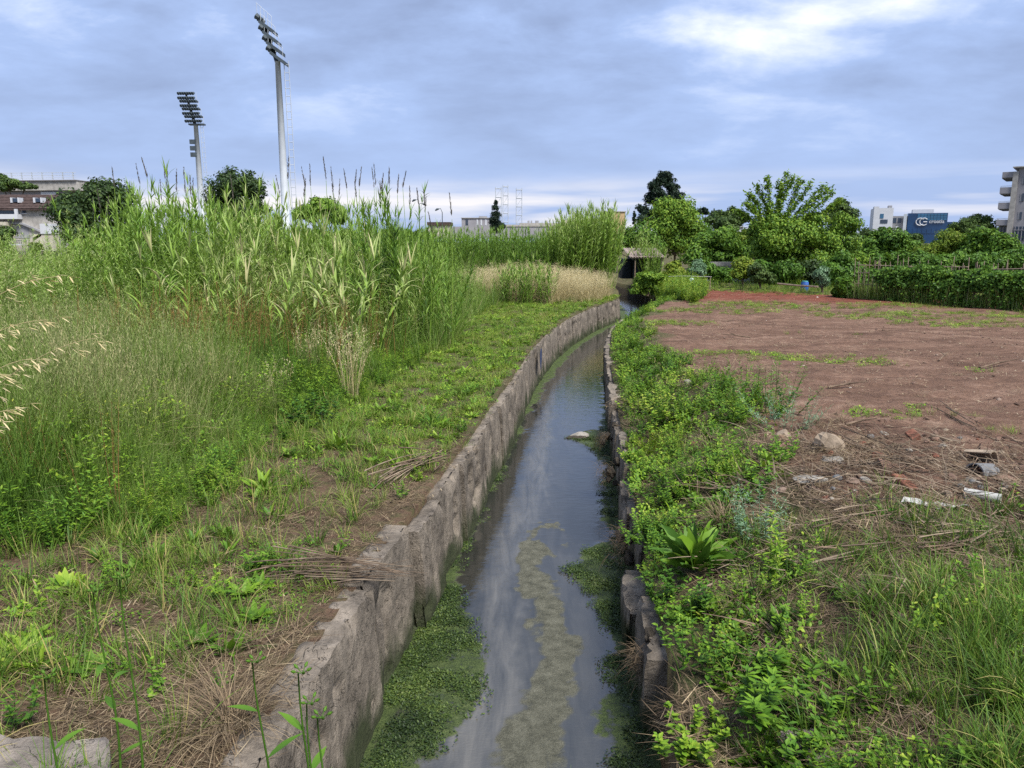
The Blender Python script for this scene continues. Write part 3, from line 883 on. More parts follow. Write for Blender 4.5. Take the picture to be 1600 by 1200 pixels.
P_MUGW = [proto("feather_weed_%d" % i, forb(7, 0.75, 60, 0.07, 0.007, 0.14, "lance", (0.4, 0.8), lean=0.25, leafbend=0.5), M_BLUE) for i in range(3)]


def pebble(seed, flat=0.7):
    r = np.random.default_rng(seed)
    v = np.array([[math.cos(a) * math.cos(b), math.sin(a) * math.cos(b), math.sin(b)] for b in (-0.9, 0.0, 0.8) for a in np.arange(6) * TAU / 6 + b * 0.5] + [[0, 0, 1.0], [0, 0, -1.0]])
    v = v * (1 + r.normal(0, 0.16, (len(v), 1))) * np.array([1, r.uniform(0.6, 0.9), flat * r.uniform(0.6, 1)])
    t = [[18, 12 + i, 12 + (i + 1) % 6] for i in range(6)] + [[19, (i + 1) % 6, i] for i in range(6)]
    q = [[i, (i + 1) % 6, 6 + (i + 1) % 6, 6 + i] for i in range(6)] + [[6 + i, 6 + (i + 1) % 6, 12 + (i + 1) % 6, 12 + i] for i in range(6)]
    return Geo().add(v, q, t, 0.5)


def clod_material():
    m, t = new_mat("clod")
    c = ramp_node(t, attr(t, "itint", "INSTANCER"), [(0.0, (0.06, 0.04, 0.03)), (0.5, (0.16, 0.105, 0.08)), (0.8, (0.32, 0.26, 0.21)), (1.0, (0.6, 0.56, 0.5))])
    g_ = N(t, "ShaderNodeNewGeometry")
    return finish(m, t, principled(t, c, 0.95, 0.1, bump(t, noise_node(t, g_.outputs["Position"], 60, 4, 0.6), 0.6, 0.01)))


M_CLOD = clod_material()
P_CLOD = [proto("clod_%d" % i, pebble(i), M_CLOD) for i in range(5)]


M_ALGAE = leaf_mat('water_weed', [(0.0, (0.012, 0.022, 0.008)), (0.4, (0.04, 0.065, 0.018)), (0.7, (0.085, 0.12, 0.03)), (1.0, (0.17, 0.19, 0.08))], transl=0.1, rough=0.5)


# ---- sampling the banks
def sample(n, x0, x1, y0, y1, power=1.0):
    """random ground points, denser towards the viewer when power > 1"""
    y = y0 + (y1 - y0) * rng.random(n) ** power
    x = U(x0, x1, n)
    return x, y


def seen(x, y, margin=2.5):
    return np.abs(x) < 0.70 * np.maximum(y, 0) + margin


def place(x, y, keep, dz=0.0):
    k = np.where(keep & seen(x, y))[0]
    return np.stack([x[k], y[k], height(x[k], y[k]) + dz], 1), k


def meadow_edge(y):
    return np.interp(y, [3, 4.6, 5.6, 6.2, 7.2, 9, 10.8, 11.6, 16, 20, 26, 33], [5.2, 4.6, 3.1, 2.35, 2.3, 2.6, 2.75, 2.3, 2.6, 2.6, 3.4, 4.4])


# left bank, low strip beside the wall
x, y = sample(26000, -9, 5.5, 1.6, 36, 1.5)
tl = L(y) - x; e = meadow_edge(y)
strip = (tl > 0.24 - 0.14 * sstep(6, 9, y)) & (tl < e + 0.5)
pn = fbm(x, y, 0.9, 3, 40); pn2 = fbm(x, y, 2.2, 3, 41)
lush = sstep(7.5, 11, y)
green_p = np.clip(0.40 + 2.6 * (pn - 0.45) + 0.75 * lush, 0.05, 1)
wall_bare = sstep(0.15, 0.6 - 0.35 * lush, tl + 0.35 * (pn2 - 0.5))
keep = strip & (rng.random(len(x)) < green_p * wall_bare)
pick = rng.random(len(x))
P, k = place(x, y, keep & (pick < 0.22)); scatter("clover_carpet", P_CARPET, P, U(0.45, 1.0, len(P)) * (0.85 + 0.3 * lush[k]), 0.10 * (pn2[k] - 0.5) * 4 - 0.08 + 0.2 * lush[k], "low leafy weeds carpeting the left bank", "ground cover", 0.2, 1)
P, k = place(x, y, keep & (pick > 0.22) & (pick < 0.66)); scatter("bank_grass", P_LOW, P, U(0.7, 1.5, len(P)), 0.5 * (pn[k] - 0.45) + 0.16 * lush[k], "short bright grass on the left bank beside the wall", "grass", 0.2, 2)
P, k = place(x, y, keep & (pick > 0.66) & (pick < 0.78)); scatter("rosette_weeds", P_ROS, P, U(0.6, 1.35, len(P)), 0.6 * (pn2[k] - 0.5) + 0.08 * lush[k], "broad leaved rosette weeds across the left bank", "weeds", 0.2, 3)
P, k = place(x, y, keep & (pick > 0.78) & (pick < 0.87)); scatter("bank_forbs", P_FORB, P, U(0.4, 1.0, len(P)), 0.6 * (pn2[k] - 0.5), "small upright leafy weeds on the left bank", "weeds", 0.2, 4)
keep2 = strip & (tl > 0.1) & (rng.random(len(x)) < (1.15 - 0.75 * lush) * np.clip(1.1 - 0.6 * green_p, 0.25, 1))
P, k = place(x, y, keep2 & (rng.random(len(x)) < 0.62), 0.0); scatter("straw_litter", P_LITTER, P, U(0.4, 1.0, len(P)), U(-0.45, -0.05, len(P)), "matted dry straw and cut stems lying on the left bank", "straw", 0.12, 5)
P, k = place(x, y, strip & (y < 11) & (rng.random(len(x)) < 0.20) & (tl > 0.5)); scatter("bank_tall_grass", P_MID, P, U(0.5, 1.1, len(P)), U(-0.1, 0.25, len(P)), "loose knee high grass between the litter on the left bank", "grass", 0.15, 6)

P, k = place(x, y, strip & (wall_bare > 0.3) & (rng.random(len(x)) < 0.5 * sstep(7.5, 10, y))); scatter("lush_bank_cover", P_CARPET, P, U(0.4, 0.85, len(P)), 0.5 * (pn2[k] - 0.5) + 0.08, "lush bright low growth on the left bank towards the bend", "ground cover", 0.2, 44)
P, k = place(x, y, strip & (wall_bare > 0.3) & (rng.random(len(x)) < 0.55 * sstep(7.0, 9.5, y))); scatter("lush_bank_grass", P_LOW, P, U(0.8, 1.5, len(P)), 0.5 * (pn[k] - 0.5) + 0.12, "fresh short grass on the left bank towards the bend", "grass", 0.2, 45)
P, k = place(x, y, strip & (y < 14) & (rng.random(len(x)) < 0.10), -0.004); scatter("bank_clods", P_CLOD, P, np.clip(rng.lognormal(-4.3, 0.5, len(P)), 0.005, 0.04), U(0.05, 0.6, len(P)), "crumbs of soil and grit on the left bank", "clods", 0.4, 41)
P, k = place(x, y, strip & (y < 14) & (rng.random(len(x)) < 0.16)); scatter("bank_flecks", P_FLECK, P, U(0.4, 1.0, len(P)), U(-0.35, 0.0, len(P)), "short bits of dead stem on the left bank", "straw", 0.1, 42)
scatter("floating_weed", [proto("duckweed_%d" % i, carpet(46, 0.16, 0.030, 0.020, 0.02, (0.1, 0.6)), M_ALGAE) for i in range(3)], make_water.weed, 0.15 + 0.75 * rng.random(len(make_water.weed)) ** 2, 0.9 * (fbm(make_water.weed[:, 0], make_water.weed[:, 1], 3, 3, 38) - 0.5), "fine floating water weed on the algae mats", "water weed", 0.05, 43)
# left meadow
x, y = sample(30000, -17, 2, 4.6, 17, 1.15)
tl = L(y) - x; e = meadow_edge(y); d = tl - e
pn = fbm(x, y, 0.5, 3, 50); pn2 = fbm(x, y, 1.6, 3, 51)
hgt = sstep(-0.3, 1.6, d) * (0.55 + 0.6 * pn) + 0.28
keep = (d > -0.35) & (rng.random(len(x)) < 0.62) & (rng.random(len(x)) < sstep(-0.5, 0.5, d + (pn2 - 0.5)))
far_trim = 1 - 0.25 * sstep(13, 17, y)
P, k = place(x, y, keep); scatter("meadow_grass", P_TALL, P, hgt[k] * U(0.75, 1.2, len(P)) * far_trim[k], 0.8 * (pn[k] - 0.5) + 0.6 * (pn2[k] - 0.5), "tall soft green meadow grass filling the left bank", "grass", 0.16, 7)
P, k = place(x, y, (d > -0.3) & (rng.random(len(x)) < 0.12 + 0.2 * sstep(0.50, 0.66, pn2))); scatter("meadow_forbs", P_FORBTALL, P, U(0.6, 1.35, len(P)) * (0.5 + 0.6 * sstep(-0.3, 1.2, d[k])), 0.5 * (pn2[k] - 0.5), "leafy weeds standing among the meadow grass", "weeds", 0.15, 8)
P, k = place(x, y, (d > 0.3) & (rng.random(len(x)) < 0.05 * sstep(0.52, 0.62, fbm(x, y, 0.4, 2, 52)))); scatter("rusty_dock_seed", P_RUST, P, U(0.6, 1.0, len(P)), U(-0.2, 0.2, len(P)), "rusty brown dock seed spikes in the meadow", "weeds", 0.1, 9)

# tall green weeds behind the meadow
x, y = sample(5200, -24, 2.5, 12.5, 30)
tl = L(y) - x; e = meadow_edge(y); d = tl - e
pn = fbm(x, y, 0.45, 3, 60)
front = 13.2 + 2.2 * (fbm(x, x * 0, 0.5, 3, 61) - 0.3) + 3.0 * sstep(-3.5, 0, x)
rise = sstep(0, 2.6, y - front)
keep = (y > front) & (d > 0.2)
hw = (0.5 + 0.62 * rise) * (0.45 + 1.15 * fbm(x, y, 0.95, 2, 63)) * (0.55 + 0.45 * sstep(0.2, 1.5, d))
P, k = place(x, y, keep & (rng.random(len(x)) < 0.72)); scatter("tall_weeds", P_WEED2, P, hw[k] * U(0.75, 1.15, len(P)), 0.6 * (pn[k] - 0.5) + 0.06, "dense tall feathery green weeds in front of the reeds", "weeds", 0.08, 10)
P, k = place(x, y, (y > front - 1.8) & (y < front + 2.0) & (d > 0) & (rng.random(len(x)) < 0.8 * sstep(0.46, 0.56, fbm(x, y, 0.35, 2, 62)))); scatter("dock_seed_band", P_RUST, P, U(1.0, 1.6, len(P)), U(-0.1, 0.3, len(P)), "band of rust coloured dock seed heads before the tall weeds", "weeds", 0.1, 11)
P, k = place(x, y, (y > front - 1.0) & (y < front + 5.0) & (d > -0.4) & (rng.random(len(x)) < 0.4)); scatter("weed_base_grass", P_TALL, P, U(0.9, 1.35, len(P)), U(-0.2, 0.2, len(P)), "rank grass at the foot of the tall weeds", "grass", 0.2, 12)

# giant reeds on the left
x, y = sample(2600, -13.5, -0.6, 15.5, 25)
pxs = 800 + FPX * x / (y * math.cos(PITCH))
top = np.interp(pxs, [60, 150, 210, 330, 395, 440, 520, 600, 660, 720], [0.55, 0.82, 1.0, 1.03, 0.98, 0.82, 0.86, 1.0, 0.92, 0.5])
cc = np.stack([U(-12.5, -1.2, 46), U(16.2, 24.5, 46)], 1); chh = U(0.70, 1.08, 46)
dist2 = (x[:, None] - cc[None, :, 0]) ** 2 + (y[:, None] - cc[None, :, 1]) ** 2
near_c = dist2.argmin(1); top = top * chh[near_c] * (1.06 - 0.16 * np.sqrt(dist2.min(1)))
dens = np.interp(pxs, [60, 150, 220, 400, 450, 520, 640, 700, 740], [0, 0.5, 1, 1, 0.6, 0.7, 0.8, 0.4, 0]) * sstep(15.5, 17.5, y + 2 * (fbm(x, y, 0.5, 2, 71) - 0.5))
P, k = place(x, y, (rng.random(len(x)) < dens)); scatter("reed_bed", P_REED, P, top[k] * U(0.66, 1.0, len(P)), 0.9 * (fbm(P[:, 0], P[:, 1], 0.6, 3, 72) - 0.5) - 0.10, "dense giant reed bed standing on the left beyond the meadow", "reeds", 0.11, 13)
x, y = sample(620, -7.5, -0.2, 13.2, 19)
keep = (L(y) - x > meadow_edge(y) + 0.3) & (rng.random(len(x)) < sstep(-7.5, -5, x) * (0.35 + 0.65 * sstep(0.42, 0.6, fbm(x, y, 0.7, 2, 73))))
P, k = place(x, y, keep); scatter("young_reeds", P_REEDYOUNG, P, U(0.6, 1.2, len(P)), U(-0.15, 0.2, len(P)), "young reeds with drooping pale leaves in front of the reed bed", "reeds", 0.12, 14)

# middle distance, left of the channel: weeds, dry grass, far reed belt
x, y = sample(5000, -14, 6, 19, 44)
tl = L(y) - x; e = meadow_edge(y); d = tl - e
pn = fbm(x, y, 0.4, 3, 80)
P, k = place(x, y, (d > -0.2) & (rng.random(len(x)) < 0.5)); scatter("far_meadow", P_TALL, P, U(0.9, 1.5, len(P)), 0.6 * (pn[k] - 0.5), "rank green grass far along the left bank", "grass", 0.15, 15)
P, k = place(x, y, (d > 0.9) & (rng.random(len(x)) < 0.35) & (y < 31)); scatter("far_weeds", P_WEED2, P, U(0.45, 0.75, len(P)), 0.6 * (pn[k] - 0.5), "shoulder high weeds far along the left bank", "weeds", 0.1, 16)
x, y = sample(9000, -3.2, 5.6, 30, 39)
ell = ((x - 1.1) / 3.9) ** 2 + ((y - 34.5) / 3.9) ** 2 + 0.8 * (fbm(x, y, 0.7, 2, 81) - 0.5)
P, k = place(x, y, (ell < 1) & (L(y) - x > 0.5) & (rng.random(len(x)) < 0.5)); scatter("dry_grass_patch", P_OAT, P, U(0.9, 1.4, len(P)) * (1.05 - 0.35 * ell[k]), U(-0.2, 0.15, len(P)), "patch of tall straw coloured dry grass left of the bend", "grass", 0.12, 17)
x, y = sample(160, -1.0, 1.8, 29.5, 32.5)
P, k = place(x, y, (((x - 0.5) / 1.3) ** 2 + ((y - 31) / 1.2) ** 2) < 1); scatter("green_reed_tuft", P_REEDYOUNG, P, U(0.5, 0.85, len(P)), U(-0.25, 0.0, len(P)), "green reed tuft in front of the dry grass patch", "reeds", 0.12, 18)
x, y = sample(2600, -14, 3.5, 41, 49)
P, k = place(x, y, rng.random(len(x)) < 0.8); scatter("far_reed_belt", P_REED, P, U(0.58, 0.76, len(P)), 0.5 * (fbm(P[:, 0], P[:, 1], 0.4, 2, 82) - 0.5) - 0.16, "even belt of dark green reeds across the middle distance", "reeds", 0.06, 19)
x, y = sample(1500, 1.8, 8.6, 41, 48)
ell = ((x - 5.2) / 3.4) ** 2
P, k = place(x, y, (ell < 1) & ((x < L(y) - 0.2) | (x > R(y) + 0.2)) & (y > 40 + 4 * sstep(6.0, 7.2, x))); scatter("rounded_reed_stand", P_REED, P, U(0.8, 1.05, len(P)) * (1.05 - 0.5 * ell[k] ** 1.5), U(-0.1, 0.15, len(P)), "rounded stand of fine reeds beside the shed", "reeds", 0.12, 20)

def gz(px, py, z0=0.1):
    p = on(px, py, z0)
    for _ in range(8):
        p = on(px, py, float(height(p[0], p[1])))
    return np.array([p[0], p[1], float(height(p[0], p[1]))])


# ---- right bank: overgrown slope
x, y = sample(25000, 0.5, 9.5, 1.6, 40, 1.6)
tr = x - R(y)
pn = fbm(x, y, 1.0, 3, 90); pn2 = fbm(x, y, 2.4, 3, 91)
wid = np.interp(y, [2, 5, 8, 11, 14, 18, 24, 32, 40], [0.9, 1.15, 1.8, 2.2, 1.7, 1.2, 1.2, 1.3, 1.8]) + 0.9 * (pn - 0.5)
strip = (tr > 0.12 + 0.28 * (1 - sstep(4.7, 5.2, y)) + 0.16 * sstep(9, 12, y)) & (tr < wid)
dens = (1 - 0.6 * sstep(0.6, 1.0, tr / wid)) * np.clip(0.75 + 2.5 * (pn2 - 0.42), 0.15, 1)
dk = gz(1085, 900)
clear = ((x - dk[0]) ** 2 + (y - dk[1] + 0.15) ** 2) > 0.09
keep = strip & (rng.random(len(x)) < dens) & clear
pick = rng.random(len(x))
P, k = place(x, y, keep & (pick < 0.36)); scatter("slope_carpet", P_CARPET, P, U(0.5, 1.1, len(P)), 0.9 * (pn2[k] - 0.5), "small leaved creeping weeds covering the right bank slope", "ground cover", 0.35, 21)
P, k = place(x, y, keep & (pick > 0.36) & (pick < 0.66)); scatter("slope_forbs", P_FORB, P, U(0.6, 1.35, len(P)), 0.9 * (pn[k] - 0.5), "upright leafy weeds on the right bank slope", "weeds", 0.3, 22)
P, k = place(x, y, keep & (pick > 0.66) & (pick < 0.76)); scatter("slope_rosettes", P_ROS, P, U(0.6, 1.3, len(P)), 0.5 * (pn[k] - 0.5), "rosette weeds on the right bank slope", "weeds", 0.3, 23)
P, k = place(x, y, keep & (pick > 0.76) & (pick < 0.9)); scatter("slope_grass", P_LOW, P, U(0.8, 1.7, len(P)), 0.5 * (pn2[k] - 0.4), "short grass on the right bank slope", "grass", 0.3, 24)
P, k = place(x, y, strip & (y < 13) & (tr > 0.5) & (pick > 0.9) & (pn > 0.42)); scatter("slope_tall_weeds", P_FORBTALL, P, U(0.4, 0.95, len(P)), 0.5 * (pn2[k] - 0.55), "knee high leafy weeds on the right bank slope", "weeds", 0.2, 25)
P, k = place(x, y, (tr > 0.15) & (tr < wid + 1.0) & (y < 14) & (rng.random(len(x)) < 0.4 * sstep(0.46, 0.6, 1 - pn2))); scatter("slope_litter", P_LITTER, P, U(0.5, 1.2, len(P)), U(-0.45, -0.1, len(P)), "brown dead grass thatch on the right bank slope", "straw", 0.25, 26)

# right foreground: rough grass, thatch and twigs
x, y = sample(12000, 1.2, 8, 2.0, 9.2, 1.3)
tr = x - R(y)
pn = fbm(x, y, 0.8, 3, 95); pn2 = fbm(x, y, 2.0, 3, 96)
near = 1 - sstep(5.2, 6.8, y + 1.2 * (pn - 0.5))
keep = (tr > 0.7)
corner = sstep(1.7, 2.9, x - 0.25 * (y - 3.5)) * (1 - sstep(3.9, 4.9, y + 0.8 * (pn2 - 0.5)))
P, k = place(x, y, keep & (rng.random(len(x)) < 0.5 * corner + 0.05 * near)); scatter("corner_grass", P_MID, P, U(0.5, 1.1, len(P)), 0.9 * (pn[k] - 0.5) - 0.04, "rank green grass filling the bottom right corner", "grass", 0.25, 27)
P, k = place(x, y, keep & (rng.random(len(x)) < near * np.clip(0.3 + 1.2 * (pn2 - 0.45), 0, 1) * 0.6)); scatter("rough_green", P_LOW, P, U(0.8, 1.8, len(P)), 0.5 * (pn[k] - 0.45), "sparse grass tufts on the right foreground", "grass", 0.2, 28)
P, k = place(x, y, keep & (rng.random(len(x)) < near * np.clip(0.3 + 2.0 * (pn - 0.5), 0.05, 1) * 0.13)); scatter("rough_forbs", P_FORB, P, U(0.6, 1.2, len(P)), 0.5 * (pn2[k] - 0.5), "scattered leafy weeds on the right foreground", "weeds", 0.2, 29)
rub = np.exp(-(((x - 3.9) / 2.0) ** 2 + ((y - 6.9) / 1.7) ** 2))
P, k = place(x, y, keep & (rng.random(len(x)) < 0.22 * near + 0.08 * rub)); scatter("right_straw", P_LITTER, P, U(0.4, 1.0, len(P)), U(-0.55, -0.1, len(P)), "tangle of dry stems and straw on the right foreground", "straw", 0.2, 30)

# twig tangle
P_TWIG = []
for i in range(4):
    g = Geo()
    for j in range(9):
        b = rng.normal(0, 0.12, 2)
        stems(g, [[b[0], b[1], U(0.01, 0.09, 1)[0]]], rng.random() * TAU, U(1.3, 1.65, 1), rng.normal(0, 0.4), U(0.15, 0.6, 1), U(0.004, 0.009, 1), 0.002, 5, 0.5)
    P_TWIG.append(proto("twigs_%d" % i, g, [M_TWIG, M_TWIGPALE][i % 2]))
P, k = place(x, y, keep & (rng.random(len(x)) < 0.21 * rub + 0.03 * near)); scatter("twig_tangle", P_TWIG, P, U(0.35, 0.9, len(P)), 0, "tangle of broken twigs on the rubble heap at right", "twigs", 0.15, 31)

# field: clods, pale flecks and patches of young grass
x, y = sample(30000, 2.2, 30, 6.0, 42, 1.9)
tr = x - R(y)
field = (tr > 1.1) & (y < 42 - 0.55 * np.maximum(0, x - 9))
pn = fbm(x * 0.45, y, 0.9, 3, 97)
P, k = place(x, y, field & (rng.random(len(x)) < 0.30), -0.004); scatter("soil_clods", P_CLOD, P, np.clip(rng.lognormal(-4.1, 0.5, len(P)), 0.006, 0.05), np.where(rng.random(len(P)) < 0.02, U(0.75, 0.95, len(P)), U(0.15, 0.62, len(P))), "loose clods and small stones on the brown field", "clods", 0.4, 32)
rubf = np.exp(-(((x - 4.0) / 2.0) ** 2 + ((y - 7.6) / 1.6) ** 2))
P, k = place(x, y, (tr > 0.9) & (rng.random(len(x)) < 0.8 * rubf), -0.006); scatter("rubble_clods", P_CLOD, P, np.clip(rng.lognormal(-3.5, 0.5, len(P)), 0.012, 0.07), U(0.0, 0.62, len(P)), "lumps of soil and small stones over the rubble patch", "clods", 0.5, 46)
P, k = place(x, y, field & (rng.random(len(x)) < 0.10)); scatter("straw_flecks", P_FLECK, P, U(0.5, 1.2, len(P)), U(-0.2, 0.15, len(P)), "short pale straw flecks scattered over the field", "straw", 0.1, 33)
P, k = place(x, y, field & (y > 6.5) & (rng.random(len(x)) < 0.05)); scatter("field_dead_grass", P_LITTER, P, U(0.3, 0.75, len(P)), U(-0.35, -0.05, len(P)), "thin dead grass lying on the field", "straw", 0.06, 34)
patch = np.zeros(len(x))
for (px_, py_, rx_, ry_, a_) in [(1125, 560, 1.3, 0.55, 1), (1275, 568, 1.7, .6, 1), (1370, 577, 0.8, 0.3, .9), (1530, 588, .5, .2, .9), (1185, 478, 2.6, 2.2, 1), (1120, 486, 2.4, 1.2, .9), (1480, 492, 4.5, 1.6, 1), (1580, 505, 3.5, 1.2, 1),
                                 (1400, 478, 3.5, 1.4, .9), (1380, 655, .9, .5, .7), (1510, 660, .5, .3, .5), (1060, 505, 1.6, 1.2, .8), (1330, 525, .8, .3, .4), (1570, 690, .5, .5, .6), (1440, 645, .3, .2, .7), (1230, 520, .7, .3, .4)]:
    c = on(px_, py_, 0.1)
    patch = np.maximum(patch, a_ * np.exp(-(((x - c[0]) / rx_) ** 2 + ((y - c[1]) / ry_) ** 2)))
edge = sstep(-2.2, -0.6, y - (39.5 - 0.62 * (x - 9)))
green = (patch + 0.9 * edge > 0.35 + 0.5 * (pn - 0.4)) & (tr > 0.8) & (y < 46)
P, k = place(x, y, green & (rng.random(len(x)) < 0.75)); scatter("field_grass", P_LOW, P, U(0.5, 1.0, len(P)) * (1 + 0.35 * sstep(18, 30, y[k])), U(0.0, 0.3, len(P)), "patches of young yellow green grass on the field", "grass", 0.25, 35)
P, k = place(x, y, green & (rng.random(len(x)) < 0.30)); scatter("field_weeds", P_CARPET, P, U(0.5, 1.1, len(P)), U(0.0, 0.3, len(P)), "low green weeds on the field patches", "weeds", 0.2, 36)
# verge in front of the garden and hedge
x, y = sample(4200, 7, 34, 20, 46)
vd = y - (39.5 - 0.62 * (x - 9))
P, k = place(x, y, (vd > -1.2) & (vd < 5)); scatter("verge_grass", P_MID, P, U(0.5, 0.95, len(P)), U(-0.05, 0.25, len(P)), "grass verge along the far edge of the field", "grass", 0.2, 37)
P, k = place(x, y, (vd > 0.6) & (vd < 9) & (rng.random(len(x)) < 0.35) & (x < 20)); scatter("garden_weeds", P_FORBTALL, P, U(0.5, 1.0, len(P)), U(-0.2, 0.2, len(P)), "leafy garden plants beyond the field", "plants", 0.15, 38)
x, y = sample(900, 7.2, 10.2, 28, 46)
P, k = place(x, y, (x > R(y) + 0.1) & (x < R(y) + 2.4)); scatter("ditch_edge_weeds", P_FORBTALL, P, U(0.9, 1.6, len(P)), U(-0.05, 0.3, len(P)), "bushy weeds along the far right edge of the ditch", "weeds", 0.15, 39)


# ---------------------------------------------------------------- single plants, each a thing of its own
def plant(name, label, cat, pos, parts, group=None):
    """parts: list of (part name, Geo in local coordinates, materials)"""
    t = tag(empty(name, pos), label, cat, group)
    for nm, g, m in parts:
        o = g.obj(nm, m, t, local=True, smooth=False)
        if nm in ("foliage", "blades", "stalks", "canes", "straws", "spikelets"):
            o["kind"] = "stuff"
    return t


# big dock rosette on the right slope: every leaf a part
dock = tag(empty("dock_plant", gz(1085, 900) + [0, 0, 0.06]), "large bright green broad leaved dock beside the right wall", "plant")
for i in range(52):
    g = Geo()
    ring = rng.random() ** 0.8
    az_ = i * 2.4 + rng.normal(0, 0.3)
    ln_ = 0.22 + 0.22 * rng.random()
    blades(g, [[0.08 * ring * math.cos(az_), 0.08 * ring * math.sin(az_), 0.02]], az_, 0.05 + 0.8 * ring + rng.normal(0, 0.15), U(0.2, 1.5, 1), ln_, ln_ * U(0.2, 0.3, 1), 8, 0.2 + 0.42 * rng.random(), "lance", fold=0.14, roll=rng.normal(0, 0.8))
    g.v[0] = g.v[0] + rng.normal(0, 0.0055, g.v[0].shape)
    g.obj("leaf", M_WEED, dock, smooth=True, local=True)
for (px_, py_, s_, lab) in [(675, 665, 0.8, "dark green narrow leaved clump on the left bank near the wall"), (530, 700, 0.7, "bright rosette weed between straw patches left of the wall"), (410, 770, 0.85, "bright spreading leafy weed on the left bank below the meadow"),
                            (1195, 735, 0.7, "lettuce green broad leaved weed on the right slope above the dock"), (1385, 815, 0.55, "dark green leafy plant in the middle of the twig heap"), (1150, 720, 0.6, "fresh green broad leaved weed left of the rubble stones")]:
    t = tag(empty("leafy_weed", gz(px_, py_)), lab, "plant")
    for i in range(15):
        g = Geo()
        blades(g, [[rng.normal(0, 0.02), rng.normal(0, 0.02), 0]], i * 2.4 + rng.normal(0, 0.3), 0.2 + 0.9 * i / 15, U(0.4, 0.9, 1), (0.26 + 0.14 * rng.random()) * s_, (0.035 if px_ == 675 else 0.075) * s_, 6, (0.25 if px_ in (675, 1385) else 0.6) + 0.2 * rng.random(), "lance", fold=0.12)
        g.obj("leaf", M_WEED, t, smooth=True, local=True)


def bush_geo(h, rad, ns, nl, ln, w, tint=(0.3, 0.7), prof="oval", lean=0.45):
    return forb(ns, h, nl, ln, w, rad, prof, tint, lean=lean, leafbend=0.5, u0=0.08)


for (px_, py_, h_, r_, m_, tn, pr, ln_, w_, lab) in [
    (1095, 1055, 0.50, 0.20, M_WEED, (0.2, 0.6), "oval", 0.055, 0.03, "dense nettle like bush overhanging the right wall below the dock"),
    (1060, 655, 0.55, 0.55, M_WEED, (0.5, 0.9), "oval", 0.08, 0.05, "low yellow green leafy bush on the right slope beside the stream"),
    (1010, 640, 0.35, 0.5, M_WEED, (0.55, 0.95), "oval", 0.07, 0.04, "pale green mound of weeds at the brink of the right bank"),
    (1200, 640, 0.85, 0.45, M_WEED, (0.15, 0.5), "lance", 0.10, 0.035, "tall dark green bushy weed at the corner of the field"),
    (1225, 665, 0.6, 0.35, M_BLUE, (0.3, 0.7), "lance", 0.08, 0.012, "grey green feathery weed in front of the dark bushy weed"),
    (1195, 840, 0.55, 0.22, M_BLUE, (0.3, 0.7), "lance", 0.07, 0.012, "wispy grey green weed on the right slope above the dead grass"),
    (1120, 930, 0.30, 0.35, M_WEED, (0.05, 0.35), "oval", 0.05, 0.035, "dark ivy like patch to the right of the dock"),
    (1050, 780, 0.40, 0.4, M_WEED, (0.25, 0.6), "oval", 0.06, 0.03, "mid green leafy clump halfway down the right slope"),
    (1040, 860, 0.30, 0.35, M_WEED, (0.25, 0.65), "oval", 0.05, 0.028, "small leaved clump left of the dock above the wall"),
    (1085, 1165, 0.22, 0.22, M_WEED, (0.4, 0.75), "oval", 0.06, 0.04, "yellowish bramble shoots at the bottom beside the right wall"),
    (1260, 1110, 0.28, 0.35, M_WEED, (0.25, 0.55), "lance", 0.12, 0.045, "bluish broad leaved plants behind the flat concrete piece"),
    (120, 560, 1.0, 0.35, M_WEED, (0.55, 0.95), "lance", 0.13, 0.03, "yellow green elder shoots among the meadow grass at far left"),
    (185, 600, 1.05, 0.3, M_WEED, (0.6, 1.0), "lance", 0.13, 0.03, "bright lime topped shoot standing in the left meadow"),
    (490, 660, 0.5, 0.3, M_WEED, (0.1, 0.4), "oval", 0.09, 0.06, "dark broad leaved burdock clump at the foot of the meadow"),
]:
    n_ = int(10 + 26 * r_)
    pos = gz(px_, py_)
    if py_ < 610:
        pos = np.array([*at(px_, py_ + 90, 8.0)[:2], 0.1]); pos[2] = float(height(pos[0], pos[1]))
    plant("bushy_weed", lab, "plant", pos, [("foliage", bush_geo(h_, r_, n_, 30, ln_, w_, tn, pr), m_)])

# dead grass tufts
for (px_, py_, s_, lab) in [(360, 1140, 0.42, "brown dead grass clump beside the near concrete wall"), (1135, 830, 0.35, "drooping brown dead grass mound on the right slope"), (1110, 705, 0.35, "reddish dead grass tuft below the green bush on the right slope"), (1175, 960, 0.25, "small dead grass mound right of the nettle bush")]:
    g = Geo(); n_ = 260
    a = U(0, TAU, n_); rr = 0.16 * np.sqrt(rng.random(n_))
    blades(g, np.stack([rr * np.cos(a), rr * np.sin(a), U(0, 0.12, n_)], 1), a + rng.normal(0, .5, n_), U(0.2, 1.1, n_), U(0.6, 1.9, n_), s_ * U(0.5, 1.2, n_), 0.0045, 6, U(0.05, 0.65, n_), "grass")
    plant("dead_grass_tuft", lab, "dead grass", gz(px_, py_), [("straws", g, M_STRAW)])

